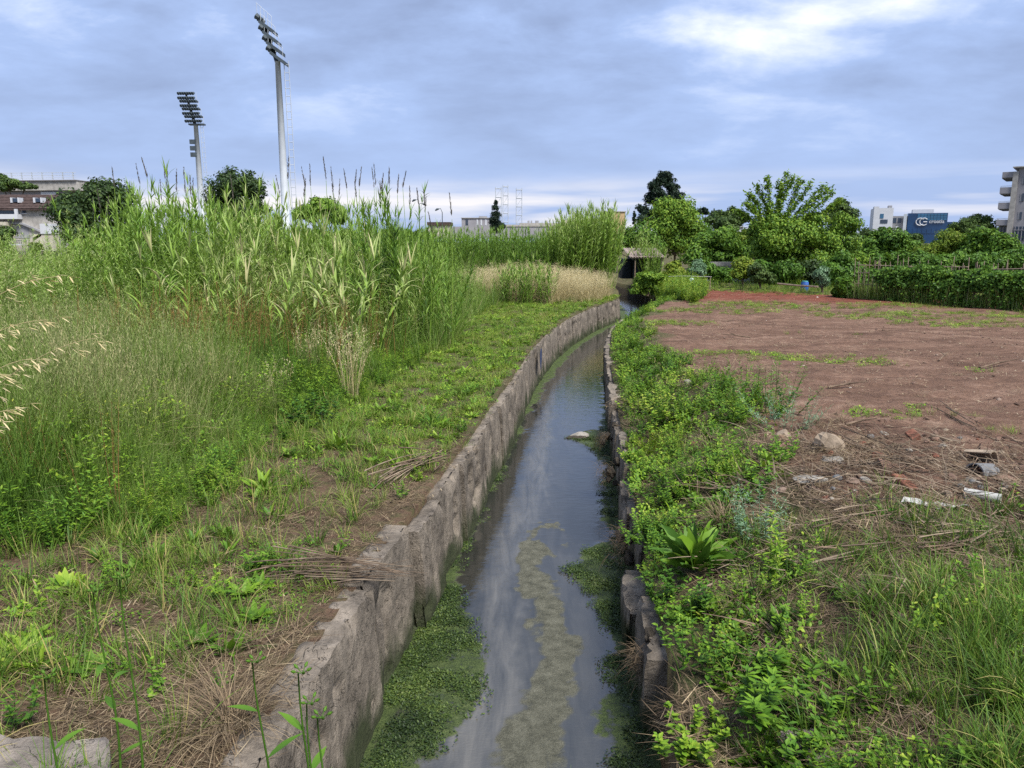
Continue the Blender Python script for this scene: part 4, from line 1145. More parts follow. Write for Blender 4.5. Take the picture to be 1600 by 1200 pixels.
# oat clumps in the meadow edge
for j, (px_, py_, h_, n_, lab) in enumerate([(548, 625, 1.25, 16, "pale straw coloured oat clump standing at the meadow edge"), (495, 600, 1.15, 18, "looser tan oat clump left of the pale clump"), (425, 640, 0.8, 8, "small sparse tan oat tuft in the meadow edge")]):
    gs, gk = Geo(), Geo()
    ns = n_ * 3
    a = U(0, TAU, ns); rr = (0.13 if j == 0 else 0.30) * np.sqrt(rng.random(ns))
    base = np.stack([rr * np.cos(a), rr * np.sin(a), np.zeros(ns)], 1)
    p = stems(gs, base, U(0, TAU, ns), np.abs(rng.normal(0, 0.09, ns)), U(0.0, 0.55, ns), U(0.6, 1.05, ns) * h_, 0.003, 0.0012, 6, U(0.3, 0.8, ns))
    m_ = ns * 16; ii = np.repeat(np.arange(ns), 16); u = U(0.62, 1, m_)
    blades(gk, along(p, ii, u) + rng.normal(0, 0.02, (m_, 3)), U(0, TAU, m_), U(1.6, 2.8, m_), 0.3, U(0.022, 0.034, m_), 0.008, 2, U(0.5, 1, m_), "spike")
    plant("oat_clump", lab, "oats", gz(px_, py_), [("stalks", gs, M_TANGRASS), ("spikelets", gk, M_TANGRASS)])

# wild oats leaning into the picture at the left edge, close to the camera
for j, (bx, by, tx, ty, dist, lab) in enumerate([(-190, 640, 95, 432, 2.3, "highest arching wild oat at the left picture edge"), (-200, 700, 75, 500, 2.25, "wild oat with bunched spikelets drooping at the left edge"), (-160, 760, 150, 528, 2.4, "long wild oat reaching furthest into the picture from the left"), (-200, 800, 50, 560, 2.1, "lower wild oat panicle hanging at the left edge"), (-180, 860, 20, 640, 2.1, "lowest wild oat drooping at the left edge")]):
    a0, a1 = at(bx, by, dist), at(tx, ty, dist)
    t = tag(empty("wild_oat", (a0[0], a0[1], float(height(a0[0], a0[1])))), lab, "oats")
    u = np.linspace(0, 1, 14)[:, None]
    root = np.array([a0[0], a0[1] + 0.05, float(height(a0[0], a0[1]))])
    q1 = root * (1 - u) + a0 * u
    arc = a0 * (1 - u) ** 2 + 2 * u * (1 - u) * (0.4 * a0 + 0.6 * a1 + np.array([0, 0, 0.16])) + a1 * u * u
    cl_ = np.vstack([q1[:-1], arc])
    Geo().tube(cl_, np.linspace(0.0022, 0.0007, len(cl_)), 4, 0.55).obj("stalk", M_TANGRASS, t)
    for s_ in range(30):
        f = 0.26 + 0.74 * s_ / 29
        b = arc[int(f * 13)] + rng.normal(0, 0.004, 3)
        g = Geo()
        pc = blades(g, [b], rng.normal(0.2, 0.9), U(0.9, 1.5, 1), U(0.4, 0.9, 1), U(0.02, 0.07, 1), 0.0010, 3, 0.6, "strap", tgrad=0)
        for w_ in (-0.2, 0.2):
            blades(g, [pc[0, -1]], rng.normal(0.1, 0.4), 1.9 + w_ + rng.normal(0, 0.2), 0.15, U(0.026, 0.034, 1), 0.0055, 4, 0.5 + 0.3 * rng.random(), "spike", fold=0.2)
        g.obj("spikelet", M_TANGRASS, t)

# sow thistles standing in the foreground
def thistle(px, py_top, dist, label, leafs, zbase=None):
    top = at(px, py_top, dist)
    bx, by = top[0] + rng.normal(0, 0.03), top[1] + rng.normal(0, 0.02)
    gb = float(height(bx, by)) if zbase is None else zbase
    base = np.array([bx, by, gb])
    t = tag(empty("sow_thistle", base), label, "plant")
    u = np.linspace(0, 1, 9)[:, None]
    c = base * (1 - u) + top * u + np.array([[0.015, 0, 0]]) * np.sin(u * 5)
    Geo().tube(c, np.linspace(0.006, 0.003, 9), 6, 0.35).obj("stem", M_WEED, t, smooth=True)
    for i in range(leafs):
        f = 0.15 + 0.75 * i / leafs
        g = Geo()
        blades(g, [c[int(f * 8)]], i * 2.2 + rng.random(), U(0.7, 1.1, 1), U(0.3, 0.9, 1), U(0.10, 0.17, 1), 0.035, 6, 0.35 + 0.2 * rng.random(), "lance", fold=0.12)
        g.obj("leaf", M_WEED, t, smooth=True)
    for i in range(5):
        g = Geo()
        tip = top + np.array([math.cos(i * 1.3), math.sin(i * 1.3), 0.6]) * (0.018 + 0.008 * rng.random())
        g.tube([top, tip], [0.0014, 0.002], 5, 0.4)
        d_ = (tip - top) / np.linalg.norm(tip - top)
        g.tube([tip, tip + d_ * 0.006, tip + d_ * 0.014, tip + d_ * 0.02], [0.003, 0.0065, 0.005, 0.002], 7, 0.45)
        g.obj("bud", M_WEED, t, smooth=True)
    return t


thistle(400, 1035, 2.75, "tallest sow thistle stem in the foreground left of the wall", 5)
thistle(472, 1052, 2.55, "sow thistle with buds in front of the pale wall top", 5)
thistle(485, 1100, 2.65, "shorter sow thistle just right of the budded one", 4)
thistle(502, 1122, 2.5, "rightmost small sow thistle before the wall face", 4)
thistle(192, 905, 3.0, "thin tall weed stem at left with a leaf near its tip", 3)
thistle(150, 925, 3.2, "slender weed stem left of the tall thin one", 3)
thistle(75, 1060, 2.7, "short weed stem in the bottom left foreground", 4)
# rush blades growing up in front of the water
for (px_, lab) in [(883, "rush tuft rising before the water at the bottom edge"), (925, "small bent rush tuft right of the taller rush")]:
    b = at(px_, 1260, 3.9); b[2] = -1.0
    g = Geo(); n_ = 9
    blades(g, b + rng.normal(0, 0.02, (n_, 3)) * [1, 1, 0], U(0, TAU, n_), U(0, 0.2, n_), U(0.1, 1.2, n_), U(0.25, 0.5, n_) * (1 if px_ < 900 else 0.7), 0.008, 6, U(0.45, 0.7, n_), "grass")
    t = tag(empty("rush_tuft", b), lab, "plant"); g.obj("blades", M_GRASS, t)["kind"] = "stuff"

# reed plumes that stand above the reed bed
PL = [(175, 262), (221, 247), (212, 256), (256, 255), (262, 268), (276, 265), (287, 262), (250, 280), (297, 275), (302, 280), (360, 275), (145, 310), (151, 292), (170, 308),
      (431, 275), (451, 246), (471, 262), (484, 258), (505, 247), (517, 262), (478, 280), (537, 265), (531, 280), (557, 267), (565, 262), (584, 256), (581, 262), (599, 272), (608, 262), (594, 283), (554, 284), (623, 275), (635, 268), (640, 292), (651, 294), (662, 298), (666, 308), (702, 302), (669, 332), (519, 292)]


def ordinal(n):
    ones = ["", "first", "second", "third", "fourth", "fifth", "sixth", "seventh", "eighth", "ninth", "tenth", "eleventh", "twelfth", "thirteenth", "fourteenth", "fifteenth", "sixteenth", "seventeenth", "eighteenth", "nineteenth"]
    tens = {2: ("twenty", "twentieth"), 3: ("thirty", "thirtieth"), 4: ("forty", "fortieth")}
    return ones[n] if n < 20 else (tens[n // 10][1] if n % 10 == 0 else tens[n // 10][0] + " " + ones[n % 10])


for j, (px_, py_) in enumerate(sorted(PL)):
    dist = U(17.5, 23, 1)[0]
    tip = at(px_, py_, dist)
    base = np.array([tip[0] + rng.normal(0, 0.15), tip[1], float(height(tip[0], tip[1]))])
    t = tag(empty("plumed_reed", base), "reed with a narrow grey brown plume, %s from the left above the reed bed" % ordinal(j + 1), "reed", "plumed reeds above the left reed bed")
    u = np.linspace(0, 1, 7)[:, None]
    pl_len = U(0.38, 0.6, 1)[0]
    neck = tip + np.array([rng.normal(0, 0.05), 0, -pl_len])
    Geo().tube(base * (1 - u) + neck * u, np.linspace(0.012, 0.005, 7), 5, 0.6).obj("stalk", M_REED, t)
    g = Geo()
    n_ = 60; f = U(0, 1, n_)[:, None]
    blades(g, neck * (1 - f) + tip * f, U(0, TAU, n_), U(0.05, 0.35, n_), U(0, 0.3, n_), U(0.06, 0.13, n_) * (1.1 - 0.6 * f[:, 0]), 0.016, 2, U(0.1, 0.7, n_), "lance")
    g.obj("plume", M_PLUME, t)

# ---------------------------------------------------------------- trees
def tree(name, label, dist, clumps, mat, n, leaf, aspect=0.6, trunk=0.0, tint=(0.2, 0.8), up=0.3, hollow=0.55, limbs=True, cat="tree", group=None, droop=0.0):
    """clumps: (px, py, rx, rz) in picture pixels of the crown's masses, all dist metres away"""
    s = dist / (FPX * math.cos(PITCH)) * 1.0
    cs = []
    for j, (px_, py_, rx, rz) in enumerate(clumps):
        c = at(px_, py_, dist + (rng.random() - 0.5) * 1.2 * rx * s)
        cs.append((c, rx * s, rz * s))
    mid = np.mean([c[0] for c in cs], 0)
    gzv = float(height(mid[0], mid[1])) * 0.4
    root = np.array([mid[0], mid[1], gzv - 0.1])
    t = tag(empty(name, (root[0], root[1], gzv)), label, cat, group)
    g = Geo()
    vol = np.array([c[1] ** 2 * c[2] for c in cs]) ** 0.75
    cnt = np.maximum(60, (1.9 * n * vol / vol.sum()).astype(int))
    for (c, rx, rz), m in zip(cs, cnt):
        # sub clumps give light and dark masses and an uneven outline
        k = max(5, int(9 * (m / 600) ** 0.5))
        d = rng.normal(size=(k, 3)); d /= np.linalg.norm(d, axis=1, keepdims=True)
        sub = d * (hollow + (1 - hollow) * rng.random((k, 1)) * 0.9) * np.array([rx, rx, rz]) * 0.86
        sub = np.vstack([sub, rng.normal(0, 0.25, (2, 3)) * [rx, rx, rz]])
        srad = rng.uniform(0.34, 0.60, len(sub)) * min(rx, rz) * 1.1
        w = srad ** 2; w /= w.sum()
        which = rng.choice(len(sub), m, p=w)
        dd = rng.normal(size=(m, 3)); dd /= np.linalg.norm(dd, axis=1, keepdims=True)
        rr = (0.35 + 0.75 * rng.random(m) ** 0.6 + 0.35 * (rng.random(m) < 0.08))[:, None]
        pos = c + sub[which] + dd * rr * srad[which][:, None] * np.array([1.1, 1.1, 0.85])
        nrm = dd * 0.8 + sub[which] / max(rx, rz) * 0.8 + np.array([0, 0, up]) + rng.normal(0, 0.45, (m, 3))
        ok = pos[:, 2] > gzv + 0.02
        kites(g, pos[ok], nrm[ok], leaf * 0.95 * rng.uniform(0.6, 1.3, ok.sum()), aspect, (rng.uniform(*tint, m) + 0.25 * (rng.random(len(sub))[which] - 0.5))[ok])
    lowest = min(c[0][2] - c[2] for c in cs)
    base_h = max(0.3, mid[2] - gzv)
    gt = Geo()
    r0 = trunk if trunk else max(0.06, 0.03 * base_h)
    fork = root + np.array([0, 0, min(base_h * 0.55, max(0.4, lowest - gzv + 0.3))])
    gt.tube([root, root * 0.5 + fork * 0.5 + np.array([r0 * 0.6, 0, 0]), fork], [r0 * 1.25, r0, r0 * 0.8], 8)
    gt.obj("trunk", M_BARK, t, smooth=True)
    if limbs:
        for (c, rx, rz) in cs[:14]:
            gl = Geo()
            gl.tube([fork - [0, 0, r0], fork * 0.55 + c * 0.45 + rng.normal(0, 0.08, 3) * rx, c + [0, 0, rz * 0.3]], [r0 * 0.6, r0 * 0.35, r0 * 0.1], 5)
            gl.obj("limb", M_BARK, t, smooth=True)
    o = g.obj("crown", mat, t); o["kind"] = "stuff"
    return t


tree("broadleaf_tree", "dark rounded tree beside the stone house at left", 84, [(120, 330, 34, 30), (160, 315, 38, 32), (190, 335, 22, 40), (135, 365, 34, 26), (175, 372, 34, 22), (160, 298, 26, 10), (110, 312, 16, 14), (200, 310, 10, 10)], M_DARKLEAF, 9000, 0.42, tint=(0.1, 0.8))
tree("round_tree", "dark round crowned tree between the two floodlight masts", 100, [(370, 290, 34, 24), (345, 300, 24, 26), (396, 300, 20, 22), (372, 325, 36, 24), (358, 275, 18, 10), (392, 280, 14, 12), (335, 318, 14, 16), (405, 322, 14, 16), (370, 350, 40, 20)], M_DARKLEAF, 7000, 0.40, tint=(0.1, 0.7))
tree("street_tree", "small tree rising behind the left stand and house", 118, [(12, 289, 22, 9), (40, 292, 16, 6), (0, 280, 14, 7)], M_DARKLEAF, 2200, 0.42, tint=(0.5, 1.0))
cone = []
for i in range(46):
    f = (i + 0.5) / 46; hw_ = 4 + 36 * (1 - (1 - f) ** 2.2)
    cone.append((1037 - 4 * f + rng.uniform(-0.8, 0.8) * hw_, 271 + 76 * f, 10 + 5 * f, 6.5 + 2.5 * f))
tree("conifer_tree", "tall dark conifer with layered branches beyond the garden", 82, cone, M_PINE, 15000, 0.3, 0.4, tint=(0.1, 0.9), hollow=0.25, limbs=False, trunk=0.22)
tree("rounded_tree", "bright green rounded tree in front of the dark conifer", 62, [(1052, 330, 30, 24), (1072, 345, 24, 24), (1035, 350, 22, 24), (1060, 372, 32, 26), (1085, 365, 18, 22), (1030, 380, 22, 20)], M_TREE, 9000, 0.24, tint=(0.35, 0.95))
tree("cypress_tree", "narrow dark cypress in front of the far long building", 115, [(774, 318, 3.5, 8), (773, 328, 6, 10), (773, 340, 8, 12), (774, 353, 9, 11), (783, 354, 6, 8)], M_PINE, 2600, 0.3, 0.4, tint=(0.0, 0.7), limbs=False)
for i, (a, b, c, lab) in enumerate([(954, 327, 3.5, "small pointed cypress by the far yellow building"), (991, 333, 2.2, "thin distant cypress left of the dark conifer"), (946, 331, 1.8, "smallest distant cypress among the reed tips")]):
    tree("distant_cypress", lab, 170, [(a, b + 2, c, 6), (a, b + 10, c * 1.3, 8), (a, b + 20, c * 1.3, 8)], M_PINE, 700, 0.4, limbs=False)
tree("umbrella_pine", "small distant umbrella pine right of the conifer", 170, [(1098, 330, 8, 4.5), (1092, 331, 5, 3), (1104, 332, 5, 3)], M_PINE, 1200, 0.5)
tree("distant_tree", "distant dark green grove left of the arching tree", 140, [(1125, 338, 16, 9), (1145, 334, 16, 9), (1160, 340, 14, 9), (1110, 345, 10, 8), (1138, 350, 30, 10)], M_DARKLEAF, 3500, 0.5, tint=(0.4, 1.0))
tree("distant_tree", "distant tree showing behind the right shoulder of the arching tree", 110, [(1310, 325, 20, 12), (1328, 338, 14, 14), (1300, 335, 16, 12)], M_DARKLEAF, 2600, 0.42, tint=(0.4, 1.0))
tree("broad_bush", "wide fig like bush left of the arching tree", 50, [(1105, 385, 30, 18), (1130, 375, 28, 20), (1150, 395, 26, 20), (1085, 400, 24, 16), (1120, 405, 36, 14)], M_TREE, 7000, 0.22, tint=(0.15, 0.7))
tree("garden_tree", "reddish tipped shrub behind the fig like bush", 56, [(1155, 368, 18, 8), (1140, 372, 12, 6)], M_TREEYEL, 1500, 0.2)
tree("garden_shrub", "pale yellow green shrub before the low grey wall", 40, [(1160, 412, 16, 12), (1170, 422, 16, 12), (1153, 425, 10, 10)], M_TREEYEL, 2600, 0.15, tint=(0.4, 1))
tree("garden_shrub", "dark rounded shrub at the left foot of the arching tree", 38, [(1185, 430, 18, 10), (1200, 434, 14, 8), (1180, 420, 12, 8)], M_DARKLEAF, 2600, 0.14, tint=(0.4, 1))
tree("garden_shrub", "yellow green bush beside the shed and the ditch", 43, [(1052, 416, 14, 9), (1058, 426, 16, 8), (1040, 432, 16, 7), (1020, 437, 18, 8)], M_TREEYEL, 4200, 0.15, tint=(0.5, 1))
tree("ditch_shrub", "leafy shrub overhanging the dark ditch", 39, [(1005, 445, 16, 12), (1022, 448, 14, 10), (995, 455, 10, 10), (1010, 432, 18, 9), (1030, 436, 14, 8)], M_TREE, 4200, 0.14, tint=(0.35, 0.9))
tree("grey_shrub", "grey green artichoke like plant in the garden", 42, [(1093, 412, 9, 8), (1090, 422, 10, 8), (1098, 424, 7, 6)], M_BLUE, 900, 0.22, 0.3)
tree("grey_shrub", "pale grey green plant under the arching tree", 36, [(1283, 428, 12, 10), (1288, 440, 12, 8)], M_BLUE, 900, 0.24, 0.3)
tree("orchard_tree", "dark green tree right of the arching tree below the white building", 52, [(1370, 385, 26, 18), (1400, 378, 24, 16), (1345, 395, 22, 18), (1390, 400, 34, 16), (1425, 392, 18, 14), (1380, 365, 16, 10)], M_TREE, 8000, 0.22, tint=(0.05, 0.6))
tree("olive_tree", "fine leaved yellow green tree in front of the blue building", 50, [(1480, 378, 28, 16), (1455, 390, 22, 14), (1505, 385, 24, 18), (1485, 400, 36, 14), (1440, 398, 14, 10)], M_TREEYEL, 9000, 0.17, 0.4, tint=(0.25, 0.85))
tree("orchard_tree", "dark leafy tree in front of the grey apartment block", 48, [(1540, 378, 26, 20), (1565, 385, 24, 20), (1520, 390, 22, 18), (1585, 395, 16, 14), (1550, 402, 36, 14)], M_TREE, 8000, 0.22, tint=(0.1, 0.7))
tree("distant_tree", "thin feathery tree left of the apartment block", 95, [(1510, 350, 18, 10), (1530, 345, 18, 10), (1495, 355, 12, 8), (1545, 350, 14, 9), (1520, 360, 26, 10)], M_DARKLEAF, 3500, 0.33, 0.4, tint=(0.5, 1.0))
tree("distant_tree", "low distant tree between the white and blue buildings", 150, [(1432, 372, 14, 8), (1415, 376, 12, 8)], M_DARKLEAF, 1200, 0.5, tint=(0.4, 1.0))
tree("garden_tree", "shrub at the left picture edge below the house", 70, [(6, 365, 14, 16), (0, 385, 16, 12)], M_DARKLEAF, 1800, 0.28, tint=(0.3, 0.9))
tree("garden_tree", "light green bush right of the house yard", 62, [(125, 385, 18, 10), (140, 380, 16, 9), (118, 392, 14, 8)], M_TREE, 2400, 0.25, tint=(0.5, 1.0))
tree("garden_shrub", "small orange brown shrub before the house stairs", 80, [(62, 386, 8, 6), (54, 390, 6, 5)], M_TREEYEL, 500, 0.25, tint=(0.0, 0.5))
tree("broad_bush", "green bush showing behind the reed tips at centre left", 45, [(500, 325, 30, 15), (480, 335, 22, 14), (525, 335, 20, 14)], M_TREE, 3500, 0.2, tint=(0.3, 0.8))
tree("broad_bush", "mid green thicket closing the garden behind the shed", 60, [(1000, 370, 22, 22), (1020, 385, 18, 16), (975, 375, 20, 18), (960, 385, 20, 14)], M_TREE, 3500, 0.24, tint=(0.1, 0.6))
for i, (a, lab) in enumerate([(700, "far tree line left of the long building"), (1230, "far tree line behind the arching tree"), (1480, "far tree line behind the blue building"), (560, "far tree line behind the reed bed"), (60, "far tree line behind the left house")]):
    tree("tree_line", lab, 300, [(a + dx_, 366 + rng.normal(0, 2), 22, 9) for dx_ in range(-120, 121, 26)], M_DARKLEAF, 5000, 0.9, tint=(0.3, 1), limbs=False, cat="trees")

# the arching tree: long leafy shoots springing out over a dense crown
D = 45.0
arch = tree("arching_tree", "large bush like tree with long leafy shoots arching over the garden", D, [(1215, 372, 36, 26), (1250, 362, 40, 22), (1285, 372, 36, 24), (1310, 392, 34, 26), (1240, 400, 46, 22), (1200, 395, 26, 22), (1335, 405, 22, 22), (1280, 410, 46, 18), (1320, 352, 26, 18), (1210, 345, 26, 18), (1270, 345, 26, 14), (1185, 360, 22, 18)], M_TREE, 20000, 0.17, tint=(0.25, 0.95), trunk=0.16)
for (p0, p1, p2) in [((1205, 370), (1215, 310), (1232, 268)), ((1205, 370), (1222, 300), (1242, 276)), ((1200, 365), (1205, 310), (1198, 277)), ((1210, 370), (1235, 330), (1268, 285)), ((1215, 370), (1245, 335), (1288, 288)), ((1220, 370), (1255, 330), (1296, 292)),
                     ((1225, 370), (1265, 335), (1302, 300)), ((1195, 370), (1190, 315), (1168, 302)), ((1195, 372), (1185, 325), (1163, 318)), ((1195, 375), (1180, 340), (1150, 330)), ((1240, 365), (1280, 335), (1318, 312)), ((1210, 365), (1222, 305), (1218, 285)), ((1208, 368), (1200, 320), (1182, 290)), ((1215, 372), (1240, 310), (1250, 280))]:
    dd = D + rng.normal(0, 1.2)
    a, b, c = at(*p0, dd), at(*p1, dd), at(*p2, dd)
    u = np.linspace(0, 1, 12)[:, None]
    cv = a * (1 - u) ** 2 + 2 * b * u * (1 - u) + c * u * u
    g = Geo(); g.tube(cv, np.linspace(0.03, 0.006, 12), 5)
    sh = g.obj("shoot", M_BARK, arch, smooth=True)
    g = Geo(); n_ = 420
    f = U(0.12, 1, n_)
    pos = along(cv[None], np.zeros(n_, int), f) + rng.normal(0, 0.11, (n_, 3))
    kites(g, pos, rng.normal(0, 0.6, (n_, 3)) + [0, 0, 0.8], U(0.14, 0.28, n_), 0.42, U(0.35, 1.0, n_))
    g.obj("foliage", M_TREE, sh)["kind"] = "stuff"

# ---------------------------------------------------------------- buildings
M_STONE = plain_mat("stone_render", (0.34, 0.32, 0.29), 0.9, 0.1, 0.18, 1.6, 0.3)
M_CREAM = plain_mat("cream_render", (0.46, 0.42, 0.34), 0.9, 0.1, 0.1, 0.8)
M_WHITE = plain_mat("white_paint", (0.50, 0.51, 0.53), 0.6, 0.3, 0.04, 0.8)
M_GREYR = plain_mat("grey_render", (0.27, 0.26, 0.27), 0.9, 0.1, 0.07, 0.5)
M_GREYD = plain_mat("dark_grey_render", (0.25, 0.25, 0.26), 0.9, 0.1, 0.1, 0.5)
M_ROOF = plain_mat("brown_roof_tile", (0.07, 0.05, 0.045), 0.9, 0.1, 0.25, 3.0, 0.5)
M_GLASS = plain_mat("dark_glass", (0.03, 0.045, 0.07), 0.12, 0.6, 0.2, 0.3)
M_BLUEGL = plain_mat("blue_glass", (0.012, 0.045, 0.115), 0.15, 0.6, 0.22, 0.12)
M_BLUEGL2 = plain_mat("light_blue_glass", (0.03, 0.11, 0.20), 0.15, 0.6, 0.15, 0.2)
M_STEEL = plain_mat("galvanised_steel", (0.42, 0.45, 0.48), 0.45, 0.4, 0.06, 0.6)
M_DARKSTEEL = plain_mat("dark_steel", (0.05, 0.065, 0.075), 0.6, 0.3, 0.2, 1.0)
M_YELLOW = plain_mat("ochre_render", (0.40, 0.29, 0.16), 0.9, 0.1, 0.1, 0.5)


class Facade:
    """boxes placed on a facade: x to the right along the wall, z up, depth away from the viewer"""

    def __init__(self, name, label, px, dist, rz=0.0, cat="building"):
        p = at(px, 369, dist)
        self.o = np.array([p[0], p[1], 0.0]); self.rz = rz
        self.s = dist / FPX
        self.t = tag(empty(name, self.o), label, cat)
        self.px = px; self.dist = dist

    def pt(self, x, d, z):
        c, s = math.cos(self.rz), math.sin(self.rz)
        return self.o + np.array([x * c - d * s, x * s + d * c, z])

    def box(self, name, x0, x1, z0, z1, d0, d1, mat, parent=None):
        g = Geo(); g.box(self.pt((x0 + x1) / 2, (d0 + d1) / 2, (z0 + z1) / 2), (x1 - x0, d1 - d0, z1 - z0), self.rz)
        return g.obj(name, mat, parent or self.t)

    def X(self, px):
        return (px - self.px) / FPX * self.dist / math.cos(PITCH) * 0.985

    def Z(self, py):
        return float(at(self.px, py, self.dist)[2])

    def pbox(self, name, px0, px1, py0, py1, d0, d1, mat, parent=None):
        return self.box(name, self.X(px0), self.X(px1), self.Z(py1), self.Z(py0), d0, d1, mat, parent)


# stone house at the left edge
H_ = Facade("stone_house", "grey stone house with brown tiled roof at the left edge", 0, 95)
H_.pbox("wall", -60, 88, 324, 398, 0.0, 8.0, M_STONE)
g = Geo()
e0, r0_ = H_.Z(326), H_.Z(301)
xa, xb = H_.X(-64), H_.X(90)
v = [H_.pt(xa, -0.5, e0), H_.pt(xb, -0.5, e0), H_.pt(xb - 0.7, 4, r0_), H_.pt(xa, 4, r0_), H_.pt(xa, 8.5, e0), H_.pt(xb, 8.5, e0)]
v2 = [p - np.array([0, 0, 0.22]) for p in v]
g.add(v + v2, [[0, 1, 2, 3], [3, 2, 5, 4], [0, 6, 7, 1], [6, 9, 8, 7], [9, 10, 11, 8], [4, 5, 11, 10]], [[1, 7, 8], [1, 8, 2], [2, 8, 11], [2, 11, 5]])
roof = g.obj("roof", M_ROOF, H_.t)
nrow = 9
for i in range(nrow):                                   # tile courses
    f0 = i / nrow
    a = H_.pt(xa, -0.5 + 4.5 * f0, e0 + (r0_ - e0) * f0 + 0.03); b = H_.pt(xb - 0.7 * f0, -0.5 + 4.5 * f0, e0 + (r0_ - e0) * f0 + 0.03)
    Geo().tube([a, b], 0.05, 4).obj("tile_course", M_ROOF, roof)
for px_ in (22, 57):
    sk = H_.pbox("skylight", px_ - 6, px_ + 6, 309, 315, 1.0, 1.9, M_GLASS)
    for dx_ in (-5.5, 5.5):
        H_.pbox("frame", px_ + dx_ - 1.2, px_ + dx_ + 1.2, 308, 316, 0.85, 1.7, M_WHITE, sk)
H_.pbox("window", -40, 34, 327.5, 335, -0.02, 0.3, M_GLASS)
H_.pbox("balcony", -45, 38, 335, 342.5, -1.0, 0.0, M_WHITE)
H_.pbox("balcony_post", 34, 38, 327, 335, -1.0, -0.75, M_WHITE)
w_ = H_.pbox("window", 38, 44.5, 328, 333, -0.03, 0.2, M_GLASS)
H_.pbox("sill", 37, 46, 333, 334.2, -0.12, 0.1, M_WHITE, w_)
H_.pbox("porch_wall", -10, 21, 347, 392, -1.2, -0.003, M_CREAM)
H_.pbox("porch_recess_shade", 23, 45, 351, 372, -0.04, 0.3, M_GREYD)  # flat dark panel, the shade of the recess put into its colour
g = Geo()
q_ = [H_.pt(H_.X(44), -1.3, H_.Z(381)), H_.pt(H_.X(73), -1.3, H_.Z(364)), H_.pt(H_.X(73), -1.3, H_.Z(369)), H_.pt(H_.X(48), -1.3, H_.Z(384))]
q2 = [p + np.array([0, 1.1, 0]) for p in q_]
g.add(q_ + q2, [[0, 3, 2, 1], [4, 5, 6, 7], [0, 1, 5, 4], [1, 2, 6, 5], [2, 3, 7, 6], [3, 0, 4, 7]])
g.obj("stair_flight", M_CREAM, H_.t)
g = Geo()
q_ = [H_.pt(H_.X(20), -0.35, H_.Z(347)), H_.pt(H_.X(38), -0.35, H_.Z(348)), H_.pt(H_.X(72), -0.35, H_.Z(363)), H_.pt(H_.X(72), -0.35, H_.Z(366)), H_.pt(H_.X(38), -0.35, H_.Z(351)), H_.pt(H_.X(20), -0.35, H_.Z(350))]
q2 = [p + np.array([0, 0.33, 0]) for p in q_]
g.add(q_ + q2, [[0, 5, 4, 1], [1, 4, 3, 2], [0, 1, 7, 6], [1, 2, 8, 7], [3, 4, 10, 9], [4, 5, 11, 10], [2, 3, 9, 8]])
g.obj("porch_roof", M_GREYD, H_.t)
H_.pbox("landing_box", 73, 91, 350, 365.5, -1.4, -0.003, M_WHITE)
H_.pbox("landing_wall", 60, 90, 366, 392, -1.3, -0.004, M_CREAM)
rl = H_.pbox("railing", 25, 42, 375, 375.8, -1.3, -1.2, M_DARKSTEEL)
for i in range(6):
    H_.pbox("baluster", 25 + i * 3.2, 25.5 + i * 3.2, 375.9, 381, -1.28, -1.22, M_DARKSTEEL, rl)
H_.pbox("porch_step", 25, 42, 381, 383, -1.4, -0.5, M_WHITE)
A_ = Facade("annex_block", "narrow grey annex with balconies behind the stone house", 100, 102)
A_.pbox("wall", 84, 118, 318, 392, 0, 6, M_GREYR)
for a, b in ((333, 346), (366, 384)):
    A_.pbox("opening", 90, 114, a, b, -0.02, 0.2, M_GLASS)
A_.pbox("balcony", 90, 114, 349, 361, -0.9, 0, M_GREYD)
A_.pbox("balcony_rim", 89, 115, 347.6, 349, -1.0, 0, M_WHITE)
# stadium stand
S_ = Facade("stadium_stand", "long concrete stadium stand with a railing on top behind the house", 0, 132, rz=math.radians(-6))
S_.pbox("concrete_band", -120, 134, 283, 298, 0, 10, M_STONE)
S_.pbox("back_wall", -120, 110, 298.2, 380, 0.8, 9.5, M_GREYR)
S_.pbox("ledge", -120, 135, 282, 283, -0.3, 10, M_GREYR)
for i, py_ in enumerate((270.5, 274.5, 278.5)):
    S_.pbox("rail", -120, 134, py_, py_ + 0.7, 0, 0.07, M_STEEL)
for i, px_ in enumerate(np.arange(-20, 135, 16.5)):
    S_.pbox("rail_post", px_, px_ + 1.2, 270, 282, 0.0, 0.15, M_STEEL)
S_.pbox("panel", 72, 96, 300, 322, 0.4, 0.7, M_WHITE)
# far long building and its neighbours
F_ = Facade("flat_roofed_building", "far grey flat roofed building left of the cypress", 745, 260)
F_.pbox("wall", 722, 768, 341, 372, 0, 12, M_GREYR)
F_.pbox("roof_slab", 721, 769, 340, 341, -0.3, 12.3, M_STONE)
F_.pbox("roof_housing", 748, 760, 337.5, 340, 2, 6, M_GREYD)
for px_ in (728, 745, 751, 758):
    F_.pbox("window", px_, px_ + (4 if px_ == 728 else 2.2), 343, 352, -0.05, 0.2, M_GLASS if px_ == 728 else M_WHITE)
F_ = Facade("long_stand", "long low grey stadium wall across the horizon", 800, 240)
F_.pbox("wall", 676, 884, 354, 372, 0, 8, M_GREYR)
F_.pbox("parapet", 780, 884, 351, 354, -0.2, 8, M_STONE)
F_.pbox("stepped_parapet", 812, 884, 348.4, 350.9, 0, 8, M_STONE)
for px_, w_ in ((824, 3), (829, 2), (836, 5), (851, 3)):
    F_.pbox("roof_vent", px_, px_ + w_, 344.5, 348.3, 2, 4, M_GREYD)
F_.pbox("end_block", 879, 900, 344, 353.9, 0.5, 7, M_CREAM)
F_ = Facade("ochre_building", "far ochre building behind the reed tips", 960, 260)
